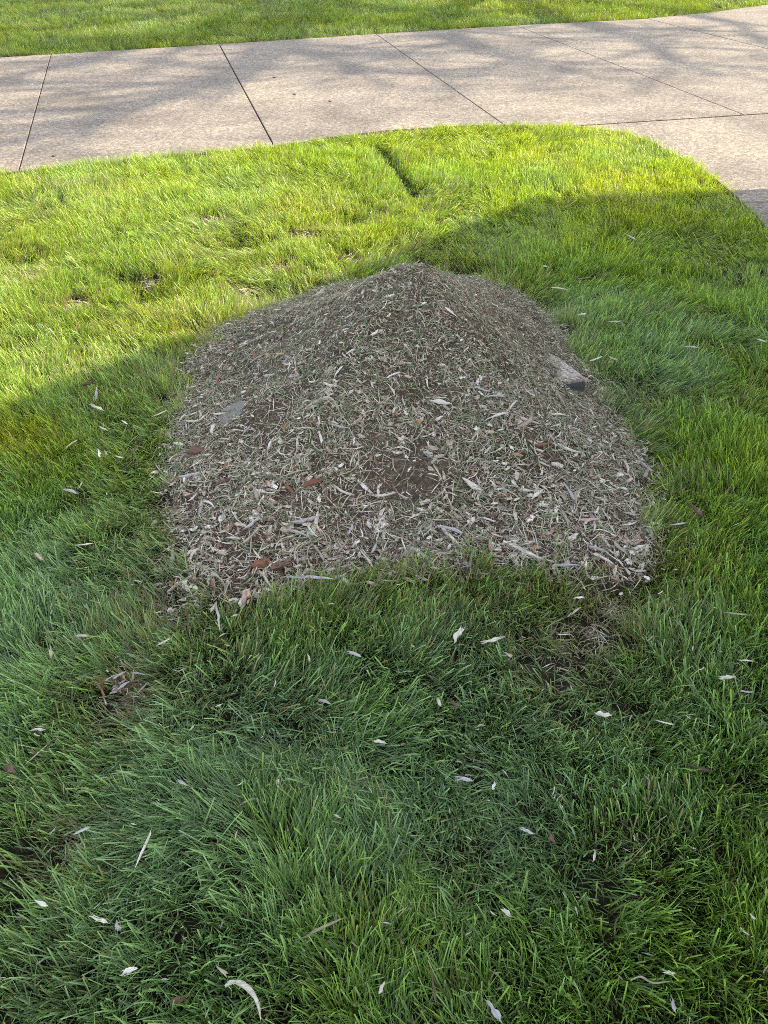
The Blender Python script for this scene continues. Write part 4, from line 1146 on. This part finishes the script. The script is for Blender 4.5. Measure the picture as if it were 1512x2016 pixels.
for yy in (-2.5, 0.2, 2.6):
    w_ = box('window_frame', (0.06, yy - .5, 1.0), (0.119, yy + .5, 2.3), M['trim'], house)
    box('pane', (0.045, yy - .42, 1.08), (0.058, yy + .42, 2.22), M['glass'], w_)

# ------------------------------------------------------------------ bare trees right of the picture (their boughs shade the drive)
M['treebark'] = plain('tree_bark', (0.13, 0.10, 0.08), .95)
def tube(V, F, pts, rads, sides=6):
    b0 = len(V); n = len(pts)
    for i, p in enumerate(pts):
        d = (pts[min(i + 1, n - 1)] - pts[max(i - 1, 0)]).normalized()
        s_ = d.cross(Vector((0.3, 0.9, 0.1))).normalized(); u = s_.cross(d)
        for k2 in range(sides):
            a = 2 * math.pi * k2 / sides
            V.append(p + (s_ * math.cos(a) + u * math.sin(a)) * rads[i])
    for i in range(n - 1):
        for k2 in range(sides):
            F.append((b0 + i * sides + k2, b0 + i * sides + (k2 + 1) % sides, b0 + (i + 1) * sides + (k2 + 1) % sides, b0 + (i + 1) * sides + k2))
    F.append(tuple(range(b0 + sides - 1, b0 - 1, -1))); F.append(tuple(b0 + (n - 1) * sides + k2 for k2 in range(sides)))

def lift_to(px, py, z):
    x, y = flat(px, py); t = z / sun_dir.z
    return Vector((x + sun_dir.x * t, y + sun_dir.y * t, z))

def bare_tree(base, boughs, label, seed, twig_n=60, trunk_r=.2, trunk_top=None):
    r = random.Random(seed)
    root = link('bare_tree', None, None, Matrix.Translation(base), label, 'tree', 'leafless trees right of the driveway')
    base = Vector(base)
    node = trunk_top
    V = []; F = []
    mid = base.lerp(node, .5) + Vector((r.uniform(-.15, .15), r.uniform(-.15, .15), 0))
    tube(V, F, [base - base, base.lerp(mid, .5) - base, mid - base, node - base], [trunk_r * 1.25, trunk_r, trunk_r * .9, trunk_r * .75], 12)
    link('trunk', mesh_from('trunk', V, F, M['treebark'], True), root)
    V = []; F = []
    def grow(p, d, L_, rad, depth):
        n = 5; pts = [p]; q = p
        for i in range(n):
            d = (d + Vector((r.gauss(0, .16), r.gauss(0, .16), r.gauss(0.03, .12)))).normalized()
            q = q + d * L_ / n; pts.append(q)
        tube(V, F, [a - base for a in pts], [rad * (1 - .75 * i / n) for i in range(n + 1)], 5)
        if depth > 0:
            for k2 in range(r.choice([3, 4, 5])):
                i = r.randrange(1, n + 1)
                dd = (d + Vector((r.gauss(0, .7), r.gauss(0, .7), r.gauss(.1, .5)))).normalized()
                grow(pts[i], dd, L_ * r.uniform(.45, .75), rad * (1 - .7 * i / n) * .65, depth - 1)
    for pts, r0, r1 in boughs:
        Q = [node] + pts if pts[0] is not node else pts
        R2 = []
        S_ = []
        for i in range(len(Q) - 1):
            for t in (0, .5): S_.append(Q[i].lerp(Q[i + 1], t))
        S_.append(Q[-1])
        m_ = len(S_)
        tube(V, F, [a - base for a in S_], [r0 + (r1 - r0) * i / (m_ - 1) for i in range(m_)], 8)
        for i in range(2, m_):
            for k2 in range(r.choice([1, 2, 2, 3])):
                d = (S_[i] - S_[i - 1]).normalized() + Vector((r.gauss(0, .6), r.gauss(0, .7), r.gauss(.15, .5)))
                grow(S_[i], d.normalized(), r.uniform(.9, 2.2), (r0 + (r1 - r0) * i / (m_ - 1)) * .6, 2)
    link('crown', mesh_from('crown', V, F, M['treebark'], True), root)

H0 = 6.0
nodeA = lift_to(640, -60, 4.2)
bare_tree((nodeA.x + .3, nodeA.y + .6, -.05), [
    ([lift_to(590, 0, 5.0), lift_to(548, 80, 6.0), lift_to(480, 140, 6.6), lift_to(330, 190, 7.2), lift_to(130, 245, 7.8)], 0.216, 0.070),
    ([lift_to(590, 0, 5.0), lift_to(550, 82, 6.0), lift_to(620, 110, 6.6), lift_to(740, 140, 7.0), lift_to(900, 150, 7.6)], 0.149, 0.049),
    ([lift_to(400, 60, 6.4), lift_to(200, 110, 7.0), lift_to(20, 150, 7.4)], 0.135, 0.042),
    ([lift_to(500, 20, 6.0), lift_to(300, 35, 6.8), lift_to(50, 60, 7.2)], 0.162, 0.056),
    ([lift_to(560, 40, 6.0), lift_to(380, 75, 6.8), lift_to(180, 80, 7.2), lift_to(-60, 95, 7.4)], .16, .08),
    ([lift_to(600, -10, 6.0), lift_to(700, 10, 6.8), lift_to(860, 30, 7.2), lift_to(1000, 20, 7.4)], .16, .08),
    ([lift_to(560, -20, 6.0), lift_to(300, -5, 6.8), lift_to(0, 5, 7.2)], .18, .08),
    ([lift_to(520, 5, 6.2), lift_to(350, 10, 6.8), lift_to(120, 18, 7.2)], 0.162, 0.056),
], 'leafless tree whose trunk stands beyond the driveway right of the picture', 3, trunk_r=.19, trunk_top=nodeA)
nodeB = lift_to(980, -20, 4.2)
bare_tree((nodeB.x + .5, nodeB.y + .9, -.05), [
    ([lift_to(830, 40, 6.2), lift_to(900, 80, 7.0), lift_to(1010, 115, 7.4), lift_to(1150, 125, 7.8)], 0.149, 0.049),
    ([lift_to(1100, 40, 6.0), lift_to(1250, 70, 6.8), lift_to(1330, 120, 7.4), lift_to(1420, 150, 7.8)], 0.135, 0.042),
    ([lift_to(1300, 20, 6.2), lift_to(1450, 45, 6.8), lift_to(1512, 90, 7.4)], 0.135, 0.042),
], 'second leafless tree standing nearer the house right of the picture', 8, trunk_r=.17, trunk_top=nodeB)

# specks on the driveway
for i, (px, py) in enumerate([(540, 153), (580, 186), (650, 200), (62, 167), (106, 308)]):
    x, y = flat(px, py)
    lump('leaf_speck', .012, (1.2, .8, .35), 'dark' if i != 3 else 'pale', None, Vector((x, y, .004)), 50 + i, 2, .4,
         dict(label=['small dark speck on the drive just right of the second joint', 'small dark speck beside the long bough shadow right of the second joint', 'dark crumb alone on the slab between the second and third joint',
                     'white crumb on the drive near its left end', 'dark speck near the lawn edge right of the first joint'][i], cat='debris'))
